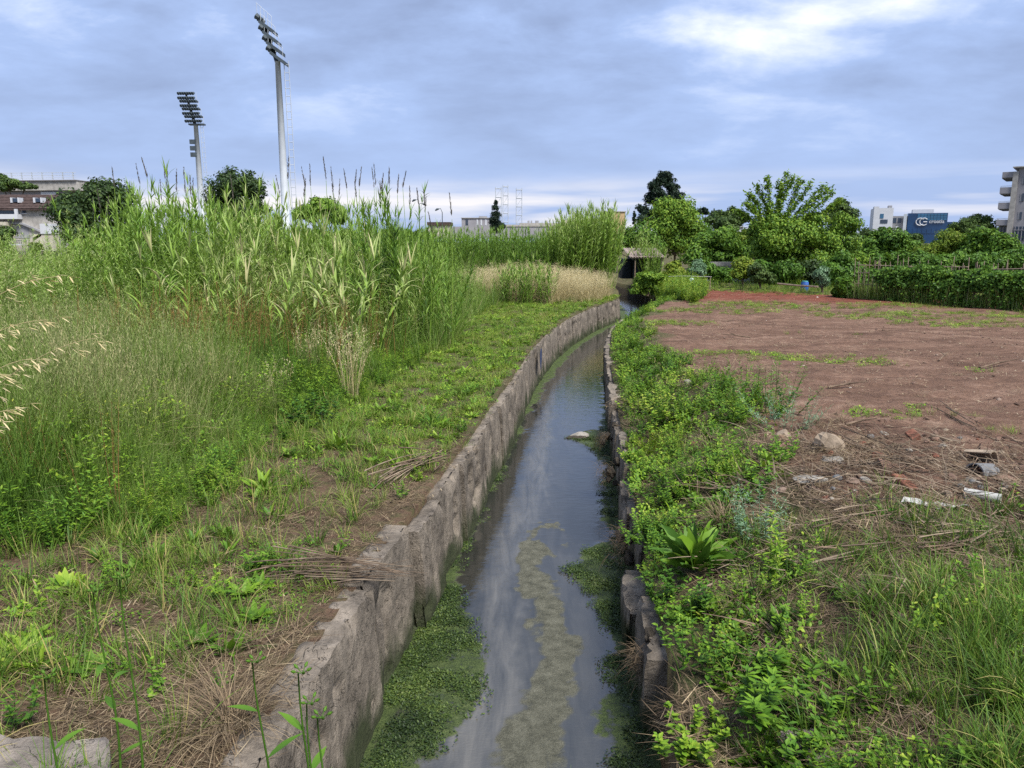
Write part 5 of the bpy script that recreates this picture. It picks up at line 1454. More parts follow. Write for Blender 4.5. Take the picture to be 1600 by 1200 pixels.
F_.pbox("wall", 945, 976, 331, 372, 0, 10, M_YELLOW)
F_.pbox("roof_slab", 944, 977, 330, 331, -0.3, 10.3, M_STONE)
F_ = Facade("brown_roofed_house", "far house with a low brown roof behind the reeds", 685, 200)
F_.pbox("wall", 670, 702, 352, 372, 0, 8, M_CREAM)
F_.pbox("roof", 668, 704, 347, 352, -0.4, 8.4, M_ROOF)
F_ = Facade("low_white_building", "low pale building glimpsed beyond the fig like bush", 1130, 150)
F_.pbox("wall", 1118, 1160, 355, 372, 0, 6, M_WHITE)
F_.pbox("roof_slab", 1117, 1161, 354, 355, -0.3, 6.3, M_STONE)
# white and blue buildings at right
B_ = Facade("white_tower_building", "white stepped building left of the blue glass block", 1378, 255, rz=math.radians(-20))
B_.pbox("tower", 1364, 1391, 325, 380, 0, 12, M_WHITE)
B_.pbox("parapet", 1364, 1371, 322.5, 325, 0, 4, M_WHITE)
B_.pbox("chimney", 1384, 1389, 321, 325, 1, 4, M_GREYD)
B_.pbox("window", 1374, 1384, 343, 349, -0.1, 0.3, M_GLASS)
B_.pbox("window", 1373, 1380, 354, 362, -0.1, 0.3, M_GLASS)
B_.pbox("glazing", 1373, 1378, 334, 341, -0.1, 0.3, M_BLUEGL2)
B_ = Facade("blue_glass_building", "blue glass office block with a white sign", 1445, 258, rz=math.radians(-24))
B_.pbox("side_wing", 1391, 1419, 337, 380, 0, 12, M_GREYD)
for i in range(4):
    B_.pbox("window_band", 1392 + i * 7, 1397 + i * 7, 340, 348, -0.08, 0.2, M_GLASS)
for px_ in (1395, 1404):
    B_.pbox("pilaster", px_, px_ + 3.4, 353, 362, -0.4, 0.0, M_WHITE)
B_.pbox("base_panel", 1408, 1417, 361, 372, -0.4, -0.002, M_WHITE)
B_.pbox("column", 1413.5, 1418, 334, 380, -1.2, -0.45, M_STEEL)
B_.pbox("glass_body", 1419.3, 1473, 333, 380, -0.5, 12, M_BLUEGL)
B_.pbox("glass_wing", 1473.3, 1487, 347, 380, 0.5, 12, M_BLUEGL)
for i in range(9):
    for j in range(3):
        B_.pbox("pane", 1432.5 + i * 4.4, 1436.4 + i * 4.4, 334 + j * 3.6, 337.1 + j * 3.6, -0.62, -0.505, M_BLUEGL2)
for i in range(8):
    B_.pbox("pane", 1421 + i * 6.4, 1426.7 + i * 6.4, 357, 365, -0.60, -0.505, M_BLUEGL)
B_.pbox("roof_housing", 1426, 1455, 326.5, 333, 3, 9, M_WHITE)
sg = empty("sign", B_.pt(B_.X(1440), -0.7, B_.Z(347))); sg.parent = B_.t; sg.matrix_parent_inverse = B_.t.matrix_basis.inverted()
def arc_mark(cx, cy, r, a0, a1, w=1.2):
    aa = np.radians(np.linspace(a0, a1, 16)); pts = [B_.pt(B_.X(cx + r * math.cos(q)), -0.75, B_.Z(cy - r * math.sin(q))) for q in aa]
    return Geo().tube(pts, 0.16 * w, 5)
sgw = B_.o
gm = Geo()
for (cx, r, a0, a1) in ((1436.5, 5.6, 40, 320), (1441.5, 5.6, 40, 320)):
    aa = np.radians(np.linspace(a0, a1, 18))
    g = Geo().tube([B_.pt(B_.X(cx + r * math.cos(q)), -0.75, B_.Z(346.5 - r * math.sin(q))) for q in aa], 0.17, 5)
    g.obj("emblem_ring", M_WHITE, sg).matrix_parent_inverse = Matrix.Translation(-Vector(sg.location))
g = Geo().tube([B_.pt(B_.X(1441), -0.75, B_.Z(346.8)), B_.pt(B_.X(1446), -0.75, B_.Z(346.8))], 0.17, 5)
g.obj("emblem_bar", M_WHITE, sg).matrix_parent_inverse = Matrix.Translation(-Vector(sg.location))
cu = bpy.data.curves.new("lettering", "FONT"); cu.body = "croatia"; cu.size = 1.6; cu.extrude = 0.06; cu.offset = 0.02
lt = bpy.data.objects.new("lettering", cu); COL.objects.link(lt); cu.materials.append(M_WHITE)
bpy.context.view_layer.update()
lm = bpy.data.meshes.new_from_object(lt.evaluated_get(bpy.context.evaluated_depsgraph_get()))
bpy.data.objects.remove(lt); lt = bpy.data.objects.new("lettering", lm); COL.objects.link(lt)
lt.location = B_.pt(B_.X(1448.5), -0.75, B_.Z(348.6)); lt.rotation_euler = (math.radians(90), 0, B_.rz)
lt.parent = sg; lt.matrix_parent_inverse = Matrix.Translation(-Vector(sg.location))
# apartment block at the right edge
C_ = Facade("apartment_block", "grey apartment block with corner balconies at the right edge", 1578, 92, rz=math.radians(-37))
C_.pbox("wall", 1580, 1720, 262, 384, 0, 14, M_GREYR)
C_.pbox("corner_pier", 1573, 1580, 268, 384, -0.25, 1.0, M_STONE)
for i, (a, b) in enumerate(((268, 277), (292, 302), (316, 326), (343, 352))):
    bl = C_.pbox("balcony", 1558 - (0 if i else -1), 1573, a, b, -0.1, 6, M_GREYR)
    C_.pbox("soffit", 1559, 1573, b + 0.05, b + 1.2, 0.1, 5.8, M_GREYD, bl)
    if i:
        C_.pbox("handrail", 1558, 1573, a - 2.2, a - 1.5, 0.0, 0.1, M_STEEL, bl)
for i, (a, b) in enumerate(((276, 288), (302, 315), (331, 343))):
    for px_ in (1585, 1594, 1612, 1632):
        wn = C_.pbox("window", px_, px_ + 5.5, a, b, -0.04, 0.3, M_GREYD)
        C_.pbox("pane", px_ + 2.6, px_ + 5.2, a + 0.6, b - 0.4, -0.09, -0.045, M_GLASS, wn)
C_.pbox("shopfront", 1582, 1700, 354, 376, -0.05, 0.4, M_GLASS)
for i in range(9):
    C_.pbox("mullion", 1583 + i * 4.5, 1584 + i * 4.5, 354, 376, -0.13, -0.055, M_GREYR)
C_.pbox("transom", 1582, 1700, 359, 360, -0.16, -0.055, M_GREYR)
C_.pbox("side_glazing", 1562, 1572, 353.5, 374, 0.6, 5.5, M_GLASS)
for i in range(3):
    C_.pbox("side_mullion", 1563 + i * 4, 1564 + i * 4, 353.5, 374, 0.5, 0.59, M_GREYR)
C_.pbox("roof_slab", 1572, 1722, 260.4, 262, -0.5, 14.5, M_STONE)

# ---------------------------------------------------------------- floodlight masts
def mast(label, px_b, px_t, py_top, py_head, dist, r, lean_px, tiers, n_l, width_px, side_view):
    b = at(px_b, 362, dist); b[2] = 0
    hd = at(px_t, py_head, dist); tp = at(px_t + lean_px, py_top, dist)
    hd[0] = b[0]                                        # the pole is plumb
    t = tag(empty("floodlight_mast", b), label, "floodlight")
    Geo().tube([b, b * 0.5 + hd * 0.5, hd], [r * 1.25, r, r * 0.72], 14).obj("pole", M_STEEL, t, smooth=True)
    s = dist / FPX
    off = tp - hd; off[0] = lean_px * s
    Geo().tube([hd - [0, 0, 0.5], hd + off], [r * 0.6, r * 0.35], 8).obj("head_spine", M_DARKSTEEL, t, smooth=True)
    for i in range(tiers):
        f = (i + 0.12) / tiers
        c = hd + off * f
        if side_view:                                   # seen end on: slanting platforms
            g = Geo()
            c = hd + np.array([-4.6 * i * s, 0, (14.2 * i) * s])
            a0 = c + np.array([-8 * s, 0, 13 * s]); a1 = c + np.array([13 * s, 0, -1.5 * s])
            pts = [a0 + [0, -1.3, 0], a1 + [0, -1.3, 0], a1 + [0, 1.3, 0], a0 + [0, 1.3, 0]]
            pts2 = [p - np.array([0, 0, 0.55]) for p in pts]
            g.add(pts + pts2, [[0, 1, 2, 3], [7, 6, 5, 4], [0, 4, 5, 1], [1, 5, 6, 2], [2, 6, 7, 3], [3, 7, 4, 0]])
            pf = g.obj("platform", M_DARKSTEEL, t)
            for j in range(n_l):
                p = a0 + [0.2, -1.2 + 2.4 * j / (n_l - 1), 0.1]
                g = Geo(); g.tube([p, p + np.array([-0.5, 0, 0.35])], [0.35, 0.5], 8); g.obj("lamp", M_DARKSTEEL, pf)
            for j in range(5):
                p = a1 + [-0.2 - j * 0.55, -1.25, 0.3 + j * 0.5]
                Geo().tube([p, p + [0, 0, 1.6]], 0.035, 4).obj("guard_post", M_STEEL, pf)
            Geo().tube([a1 + [-0.1, -1.25, 1.9], a1 + [-2.5, -1.25, 4.0]], 0.03, 4).obj("guard_rail", M_STEEL, pf)
        else:
            wx = width_px * s
            g = Geo(); g.box(c + np.array([0.1 * wx, 0, 0]), (wx, 1.4, 0.35)); pf = g.obj("platform", M_DARKSTEEL, t)
            for j in range(n_l):
                for k in range(2):
                    p = c + np.array([-wx * 0.46 + wx * 0.92 * j / (n_l - 1), -0.5, 0.9 + 1.1 * k])
                    g = Geo(); g.tube([p, p + np.array([-0.25, -0.5, -0.25])], [0.3, 0.42], 7); g.obj("lamp", M_DARKSTEEL, pf)
            Geo().tube([c + [-wx * 0.5, -0.4, 0.9], c + [wx * 0.5, -0.4, 0.9]], 0.05, 4).obj("guard_rail", M_STEEL, pf)
            Geo().tube([c + [-wx * 0.5, -0.4, 2.1], c + [wx * 0.5, -0.4, 2.1]], 0.05, 4).obj("guard_rail", M_STEEL, pf)
            Geo().tube([c + [wx * 0.58, -0.4, 0.1], c + [wx * 0.58, -0.4, 2.1]], 0.05, 4).obj("guard_post", M_STEEL, pf)
    # ladder with hoops on the right of the pole
    lx = r * 1.25 + 0.55
    lad = Geo()
    lad.tube([b + [lx, -0.3, 1], hd + [lx * 0.85, -0.3, 0]], 0.06, 4)
    ld = lad.obj("ladder", M_STEEL, t)
    Geo().tube([b + [lx + 0.75, -0.3, 1], hd + [lx * 0.85 + 0.75, -0.3, 0]], 0.05, 4).obj("ladder_rail", M_STEEL, ld)
    for j in range(26):
        f = (j + 0.5) / 26; p = b * (1 - f) + hd * f
        Geo().tube([p + [lx * (1 - 0.15 * f), -0.3, 0], p + [lx * (1 - 0.15 * f) + 0.75, -0.3, 0]], 0.05, 4).obj("ladder_hoop", M_STEEL, ld)
    return t


mast("tall white floodlight mast with slanting lamp platforms seen side on", 448, 433, 42, 96, 130, 0.58, -16, 4, 3, 19, True)
m2 = mast("farther floodlight mast with four rows of lamps facing left", 318, 309, 148, 196, 205, 0.75, -11, 4, 7, 23, False)
c = at(307, 232, 205)
for k, dz in enumerate((-1.6, 0.0, 1.6)):
    g = Geo(); g.box(c + np.array([-0.6, -0.5, dz]), (1.6, 0.5, 1.1)); g.obj("antenna_panel", M_DARKSTEEL, m2)
# lattice columns on the horizon
for (px_, top_, w_, lab) in ((779, 292, 4.5, "left lattice gas holder column on the horizon"), (790, 289, 4, "middle lattice gas holder column behind the cypress"), (811, 294, 4.5, "right lattice gas holder column standing alone")):
    b = at(px_, 360, 280); hh = at(px_, top_, 280)[2]; b[2] = 0
    w2 = w_ * 280 / FPX
    t = tag(empty("lattice_tower", b), lab, "tower")
    for dx_ in (-1, 1):
        for dy_ in (-1, 1):
            Geo().tube([b + [dx_ * w2, dy_ * w2, 0], b + [dx_ * w2 * 0.95, dy_ * w2 * 0.95, hh]], 0.10, 4).obj("upright", M_STEEL, t)
    for j in range(1, 8):
        z = hh * j / 7.2
        g = Geo()
        q_ = [b + [-w2, -w2, z], b + [w2, -w2, z], b + [w2, w2, z], b + [-w2, w2, z], b + [-w2, -w2, z]]
        g.tube(q_, 0.10, 4); g.obj("ring_beam", M_STEEL, t)
        if j < 7:
            Geo().tube([b + [-w2, -w2, z], b + [w2, -w2, z + hh / 7.2]], 0.05, 4).obj("brace", M_STEEL, t)
# street lamps above the reeds
for (px_, py_, lab) in ((655, 313, "double armed street lamp showing above the reeds"), (691, 326, "single street lamp right of the double one")):
    b = at(px_, 360, 110); b[2] = 0; tp = at(px_, py_ + 5, 110)
    t = tag(empty("street_lamp", b), lab, "lamp")
    Geo().tube([b, tp], [0.09, 0.05], 7).obj("post", M_DARKSTEEL, t)
    for sgn, dz in ((-1, 0.5), (1, -0.05)) if px_ == 655 else ((-1, 0.4),):
        Geo().tube([tp - [0, 0, 0.1], tp + [sgn * 0.25, 0, dz + 0.1], tp + [sgn * 0.5, 0, dz]], 0.04, 5).obj("arm", M_DARKSTEEL, t)
        g = Geo(); g.tube([tp + [sgn * 0.4, 0, dz + 0.02], tp + [sgn * 0.7, 0, dz - 0.04], tp + [sgn * 1.0, 0, dz - 0.22]], [0.06, 0.16, 0.08], 7); g.obj("lamp_head", M_DARKSTEEL, t)

# ---------------------------------------------------------------- garden edge: shed, rail with bottles, low wall, stake fence, hedge
M_TIN = plain_mat("old_corrugated_sheet", (0.30, 0.235, 0.20), 0.7, 0.3, 0.25, 2.5)
M_TARP = plain_mat("dark_blue_tarpaulin", (0.008, 0.013, 0.02), 0.7, 0.3, 0.3, 1.5)
M_WOOD = plain_mat("weathered_wood", (0.25, 0.19, 0.14), 0.9, 0.1, 0.25, 6.0, 0.4)
M_BOTTLE = plain_mat("pale_plastic", (0.62, 0.74, 0.76), 0.35, 0.5, 0.06, 6.0)
M_TEAL = plain_mat("teal_plastic", (0.12, 0.42, 0.42), 0.35, 0.5, 0.1, 6.0)
M_BARREL = plain_mat("blue_plastic", (0.02, 0.08, 0.28), 0.4, 0.5, 0.1, 3.0)
M_PIPE = plain_mat("white_plastic", (0.38, 0.37, 0.34), 0.55, 0.4, 0.08, 12.0)
M_BRICK = plain_mat("red_brick", (0.17, 0.075, 0.05), 0.9, 0.1, 0.4, 14.0, 0.6)
M_TERRA = plain_mat("pale_terracotta", (0.20, 0.125, 0.09), 0.9, 0.1, 0.2, 12.0, 0.5)
M_ROCK = plain_mat("beige_stone", (0.26, 0.205, 0.15), 0.9, 0.1, 0.22, 8.0, 0.7)
M_ROCKP = plain_mat("pale_stone", (0.25, 0.23, 0.20), 0.9, 0.1, 0.18, 8.0, 0.6)
M_SLATE = plain_mat("grey_tile", (0.14, 0.14, 0.14), 0.8, 0.2, 0.2, 9.0, 0.4)
M_MUD = plain_mat("wet_mud", (0.035, 0.028, 0.02), 0.8, 0.3, 0.4, 14.0, 0.8)
M_PAINT = plain_mat("blue_paint", (0.03, 0.045, 0.10), 0.8, 0.2, 0.3, 20.0)

SH = Facade("garden_shed", "small dark shed with a corrugated roof beside the ditch", 1005, 46, cat="shed")
SH.pbox("wall", 991, 1034, 398, 436, 0.0, 2.4, M_TARP)
SH.pbox("side_sheet", 976, 990.5, 405, 436, 0.5, 2.2, M_TARP)
g = Geo()
n_ = 26
x0_, x1_ = SH.X(984), SH.X(1038)
za, zb = SH.Z(401), SH.Z(388)
for i in range(n_):
    xa = x0_ + (x1_ - x0_) * i / n_; xb = x0_ + (x1_ - x0_) * (i + 1) / n_
    o_ = 0.03 if i % 2 else -0.03
    o2 = -o_
    g.add([SH.pt(xa, -0.5, za + o_), SH.pt(xb, -0.5, za + o2), SH.pt(xb, 2.6, zb + o2), SH.pt(xa, 2.6, zb + o_), SH.pt(xa, -0.5, za + o_ - 0.03), SH.pt(xb, -0.5, za + o2 - 0.03), SH.pt(xb, 2.6, zb + o2 - 0.03), SH.pt(xa, 2.6, zb + o_ - 0.03)],
          [[0, 1, 2, 3], [7, 6, 5, 4], [0, 4, 5, 1], [2, 6, 7, 3]])
g.obj("corrugated_roof", M_TIN, SH.t)
for px_ in (992, 1012, 1033):
    SH.pbox("post", px_, px_ + 1.5, 401, 436, -0.35, -0.25, M_WOOD)
SH.pbox("beam", 986, 1036, 402.3, 404.2, -0.42, -0.26, M_WOOD)

a, b = at(1022, 433, 40.5), at(1112, 432.5, 39)
t = tag(empty("pipe_rail", (a[0], a[1], 0.1)), "white pipe rail with hanging bottles at the garden edge", "rail")
mid_ = (a + b) / 2 + [0, 0, 0.05]
Geo().tube([a, mid_, b], 0.018, 6).obj("pipe", M_PIPE, t)
for f in (0.02, 0.5, 0.98):
    p = a * (1 - f) + b * f
    Geo().tube([[p[0], p[1], -0.05], p + [0, 0, 0.03]], 0.025, 5).obj("stake", M_WOOD, t)
for (px_, m_, lab) in ((1031, M_TEAL, "teal plastic bottle hanging on the left end of the pipe rail"), (1081, M_BOTTLE, "pale plastic bottle hanging on the pipe rail nearer the right end")):
    f = (px_ - 1022) / 90.0
    p = a * (1 - f) + b * f + [0, -0.06, 0]
    g = Geo(); g.tube([p + [0, 0, 0.02], p - [0, 0, 0.04], p - [0, 0, 0.1], p - [0, 0, 0.34], p - [0, 0, 0.38]], [0.025, 0.03, 0.14, 0.15, 0.11], 12)
    bt = g.obj("plastic_bottle", m_, None, smooth=True); tag(bt, lab, "bottle")
W_ = Facade("garden_wall", "low grey block wall behind the garden plants", 1125, 47, cat="wall")
for r_ in range(4):
    for i in range(9):
        xa = W_.X(1100) + i * 0.215 * 2 + (0.1 if r_ % 2 else 0)
        W_.box("block", xa, xa + 0.41, 0.1 + r_ * 0.3, 0.38 + r_ * 0.3, rng.normal(0, 0.01), 0.22, M_GREYD if rng.random() < 0.5 else M_STONE)
p = at(1258, 438, 38); p[2] = float(height(p[0], p[1]))
t = tag(empty("plastic_barrel", p), "blue plastic barrel under the arching tree", "barrel")
Geo().tube([p, p + [0, 0, 0.05], p + [0, 0, 0.25], p + [0, 0, 0.46], p + [0, 0, 0.5]], [0.16, 0.18, 0.19, 0.18, 0.15], 14).obj("body", M_BARREL, t, smooth=True)
Geo().tube([p + [0, 0, 0.5], p + [0, 0, 0.53]], [0.14, 0.14], 14).obj("lid", M_TEAL, t)
a, b = at(1215, 443, 36.5), at(1278, 448, 34)
tag(Geo().tube([a, (a + b) / 2 + [0, 0, -0.02], b], 0.045, 6).obj("wooden_pole", M_WOOD), "long pale pole lying level before the barrel", "pole")

# stake fence and the creeper covered hedge along it
fa, fb = at(1335, 470, 33.5), at(1640, 476, 26.5)
fb = fa + (fb - fa) * 1.5
fa[2] = fb[2] = 0.12
t = tag(empty("stake_fence", fa), "rough fence of thin wooden stakes and rails at the far edge of the field", "fence")
for i in range(94):
    f = i / 93; p = fa * (1 - f) + fb * f + [rng.normal(0, 0.03), rng.normal(0, 0.06), 0]
    h_ = 1.55 + rng.normal(0, 0.16)
    Geo().tube([p - [0, 0, 0.1], p + [rng.normal(0, 0.05), rng.normal(0, 0.05), h_]], [0.022, 0.014], 5).obj("stake", M_WOOD, t)
for z_ in (0.5, 1.05, 1.38):
    for s_ in range(5):
        a = fa + (fb - fa) * (s_ / 5) + [0, -0.05, z_ + rng.normal(0, 0.04)]; b = fa + (fb - fa) * ((s_ + 1.05) / 5) + [0, -0.05, z_ + rng.normal(0, 0.04)]
        Geo().tube([a, b], 0.02, 5).obj("rail", M_WOOD, t)
n_ = 78000
f = rng.random(n_); dv = fb - fa; nrm_ = np.array([dv[1], -dv[0], 0]) / np.hypot(dv[0], dv[1])
dens = fbm(f * 30, f * 0, 1, 3, 7)
hh = 1.2 + 0.75 * (fbm(f * 26, f * 0 + 5, 1, 3, 8) - 0.35)
zz = rng.random(n_) ** 0.75 * hh
dep = rng.normal(0, 0.2, n_) + 0.10 + 0.5 * (fbm(f * 34, zz * 2.5, 1, 3, 12) - 0.5)
hang = (zz > 0.55) | (fbm(f * 40, zz * 2, 1, 3, 9) > 0.5)
start = (f > 0.06 + 0.07 * (1 - zz / 1.5)) & hang
pos = fa + dv * f[:, None] + nrm_ * dep[:, None]; pos[:, 2] = 0.12 + zz
g = Geo(); k_ = np.where(start)[0]
kites(g, pos[k_], np.array([nrm_[0] * 0.9, nrm_[1] * 0.9, 0.7]) + rng.normal(0, 0.45, (len(k_), 3)), U(0.06, 0.14, len(k_)), 0.75, np.clip(U(0.0, 0.6, len(k_)) + 0.35 * (fbm(f[k_] * 60, zz[k_] * 3, 1, 3, 19) - 0.4), 0, 1))
t = tag(empty("creeper_hedge", (fa + fb) / 2), "dark green creeper smothering the stake fence at right", "hedge")
g.obj("foliage", M_TREE, t)["kind"] = "stuff"
g = Geo(); n2_ = 2200
f = rng.random(n2_); pos = fa + dv * f[:, None] + nrm_ * U(0.1, 0.6, n2_)[:, None]; pos[:, 2] = 0.1
blades(g, pos, U(0, TAU, n2_), U(0, .3, n2_), U(0, 0.8, n2_), U(0.4, 0.95, n2_), 0.02, 4, U(0.2, 0.9, n2_), "grass")
g.obj("blades", M_MEADOW, t)["kind"] = "stuff"

for j, (px_, py_, rx_, rz_, dist, m_, tn, lab) in enumerate([
    (1110, 425, 34, 14, 44, M_TREE, (0.1, 0.5), "dark thicket behind the pipe rail"), (1210, 425, 40, 18, 43, M_TREE, (0.0, 0.4), "shaded thicket under the arching tree on its left"), (1265, 425, 40, 20, 44, M_DARKLEAF, (0.2, 0.8), "darkest thicket under the middle of the arching tree"),
    (1320, 425, 34, 24, 42, M_TREE, (0.05, 0.5), "dense bush at the start of the stake fence"), (1375, 412, 34, 16, 46, M_TREE, (0.1, 0.5), "bush behind the bare left end of the stake fence"), (1430, 408, 34, 14, 44, M_TREE, (0.1, 0.5), "low bush behind the creeper hedge below the olive"),
    (1490, 408, 36, 14, 42, M_TREE, (0.15, 0.55), "low bush behind the middle of the creeper hedge"), (1550, 410, 40, 14, 40, M_TREE, (0.1, 0.5), "low bush behind the right part of the creeper hedge"), (1600, 405, 30, 16, 40, M_TREE, (0.1, 0.6), "bush at the right picture edge behind the hedge"),
    (1090, 372, 30, 20, 68, M_TREE, (0.1, 0.5), "thicket behind the fig like bush"), (1170, 385, 26, 20, 58, M_TREE, (0.1, 0.6), "thicket left behind the arching tree"), (1350, 378, 26, 16, 62, M_DARKLEAF, (0.4, 1), "thicket right behind the arching tree"),
    (1320, 452, 16, 14, 33.5, M_TREE, (0.15, 0.6), "small bush hiding the left end of the fence")]):
    tree("thicket_bush", lab, dist, [(px_ + dx_ * rx_ * 0.55, py_ + rng.normal(0, 3), rx_ * 0.5, rz_ * U(0.75, 1.05, 1)[0]) for dx_ in (-1, -0.35, 0.35, 1)], m_, 4200, 0.2, tint=tn, limbs=False, cat="bush")
# sand heap and statue like stone behind the hedge
p = at(1436, 420, 37); p[2] = 1.0
g = pebble(77, 0.6); g.v = [v * np.array([0.7, 0.6, 0.6]) + p for v in g.v]
tag(g.obj("rubble_heap", M_TERRA), "pinkish rubble heap showing above the creeper hedge", "rubble")
p2_ = p - [0, 0, 0.9]
Geo().tube([p2_, p2_ + [0, 0, 0.6]], [0.9, 0.5], 9).obj("heap_base", M_TERRA, None)
bpy.data.objects["heap_base"].parent = bpy.data.objects["rubble_heap"]


# ---------------------------------------------------------------- rubble, litter and flotsam, one by one
def lump(seed, rough=0.35, flat=1.0):
    """irregular stone: a sphere broken by planes and noise"""
    r = np.random.default_rng(seed); nl, nm = 9, 14
    th = np.linspace(0.02, math.pi - 0.02, nl)[:, None]; ph = (np.arange(nm) / nm * TAU)[None]
    d = np.stack([np.sin(th) * np.cos(ph), np.sin(th) * np.sin(ph), np.cos(th) + 0 * ph], -1)
    rad = np.full(d.shape[:2], 1.15)
    for _ in range(9):
        nn = r.normal(size=3); nn /= np.linalg.norm(nn); k = d @ nn
        rad = np.where(k > 0.05, np.minimum(rad, r.uniform(0.7, 1.0) / np.maximum(k, 0.05)), rad)
    rad = rad * (1 + rough * 0.35 * (fbm(d[..., 0] * 3 + d[..., 2] * 2, d[..., 1] * 3 - d[..., 2] * 2, 1.0, 3, seed) - 0.5))
    v = (d * rad[..., None]).reshape(-1, 3) * [1, 1, flat]
    i = np.arange(nl - 1)[:, None] * nm; j = np.arange(nm)[None]; k = (j + 1) % nm
    q = np.stack([i + j, i + nm + j, i + nm + k, i + k], -1).reshape(-1, 4)
    return Geo().add(v, q)


def chunk(name, label, cat, px, py, size, mat, seed, box=False, rot=None, sink=0.32, dz=0.0):
    p = gz(px, py)
    r = np.random.default_rng(seed)
    if box:
        v = np.array([[x, y, z] for z in (-.5, .5) for x, y in ((-.5, -.5), (.5, -.5), (.5, .5), (-.5, .5))])
        v = v + r.normal(0, 0.07, v.shape)
        q = [[0, 3, 2, 1], [4, 5, 6, 7], [0, 1, 5, 4], [1, 2, 6, 5], [2, 3, 7, 6], [3, 0, 4, 7]]
        g = Geo().add(v * np.array(size), q)
    else:
        g = lump(seed); g.v = [a * np.array(size) * 0.5 for a in g.v]
    o = g.obj(name, mat)
    o.location = (p[0], p[1], p[2] + size[2] * (0.5 - sink) + dz)
    o.rotation_euler = rot if rot is not None else (r.normal(0, 0.2), r.normal(0, 0.2), r.random() * 6.28)
    if box:
        b_ = o.modifiers.new("worn_edges", "BEVEL"); b_.width = min(size) * 0.12; b_.segments = 2
    return tag(o, label, cat)


chunk("rubble_stone", "largest angular beige stone on the rubble patch at right", "stone", 1294, 703, (0.36, 0.28, 0.26), M_ROCK, 1, rot=(0.1, 0.5, 0.6))
chunk("rubble_stone", "flat pale stone just below the largest beige stone", "stone", 1302, 722, (0.30, 0.2, 0.09), M_ROCKP, 2)
chunk("rubble_stone", "round beige stone at the left end of the rubble patch", "stone", 1224, 684, (0.18, 0.16, 0.15), M_ROCK, 3)
chunk("rubble_stone", "broad pale stone slab low in the rubble left of the twigs", "stone", 1262, 752, (0.34, 0.22, 0.08), M_ROCKP, 4)
chunk("rubble_stone", "white stone lying behind the yellow green bush", "stone", 1075, 600, (0.15, 0.12, 0.10), M_ROCKP, 5)
chunk("rubble_stone", "small pale stone right of the curved grey tile", "stone", 1568, 752, (0.18, 0.14, 0.1), M_TERRA, 6)
chunk("rubble_stone", "whitish flat stone below the curved grey tile", "stone", 1520, 752, (0.17, 0.13, 0.05), M_ROCKP, 7)
chunk("brick_piece", "red brick piece farthest back in the rubble", "brick", 1427, 682, (0.20, 0.11, 0.08), M_BRICK, 11, True)
chunk("brick_piece", "orange brick piece in the middle of the rubble", "brick", 1372, 716, (0.17, 0.11, 0.09), M_BRICK, 12, True)
chunk("brick_piece", "flat pinkish tile piece below the orange brick", "brick", 1388, 732, (0.20, 0.13, 0.035), M_TERRA, 13, True)
chunk("brick_piece", "pale terracotta piece near the round beige stone", "brick", 1228, 702, (0.22, 0.11, 0.07), M_TERRA, 14, True)
chunk("brick_piece", "brown half brick half buried beside the twig heap", "brick", 1412, 762, (0.30, 0.13, 0.10), M_BRICK, 15, True)
chunk("brick_piece", "terracotta shard between the big stone and the bricks", "brick", 1262, 692, (0.16, 0.1, 0.04), M_TERRA, 16, True)
chunk("brick_piece", "small orange brick crumb right of the orange brick", "brick", 1396, 713, (0.08, 0.07, 0.05), M_BRICK, 17, True)
chunk("plank_piece", "dark broken plank lying slantwise behind the rubble", "plank", 1478, 688, (0.34, 0.07, 0.04), M_BARK, 18, True, rot=(0, 0.12, -0.6))
chunk("plastic_cup", "small red brown pot piece above the dead grass mound", "pot", 1083, 698, (0.07, 0.07, 0.09), M_BRICK, 19, True)
chunk("polystyrene_block", "white foam block floating by the algae in the stream", "foam", 905, 680, (0.01, 0.01, 0.01), M_PIPE, 20)
o = bpy.data.objects["polystyrene_block"]; bpy.data.objects.remove(o)
p = on(905, 681, -0.98)
g = lump(21, 0.9); g.v = [a * np.array([0.17, 0.11, 0.055]) + [p[0], p[1], -0.97] for a in g.v]
tag(g.obj("foam_block", M_ROCKP), "white block stranded on algae in the stream", "flotsam")
g = lump(22, 0.9); g.v = [a * np.array([0.2, 0.08, 0.05]) + [p[0] - 0.02, p[1] - 0.1, -1.0] for a in g.v]
tag(g.obj("mud_lump", M_MUD), "dark mud lump under the white block in the stream", "mud")
for i in range(46):
    px_, py_ = 1200 + 400 * rng.random(), 672 + 130 * rng.random() ** 1.3
    s_ = U(0.03, 0.085, 1)[0]
    chunk("stone_chip", "small stone or brick chip scattered in the rubble patch", "stone", px_, py_, (s_ * 1.3, s_, s_ * 0.8), [M_ROCK, M_ROCKP, M_TERRA, M_BRICK, M_SLATE][i % 5], 200 + i)["group"] = "small chips in the rubble patch"
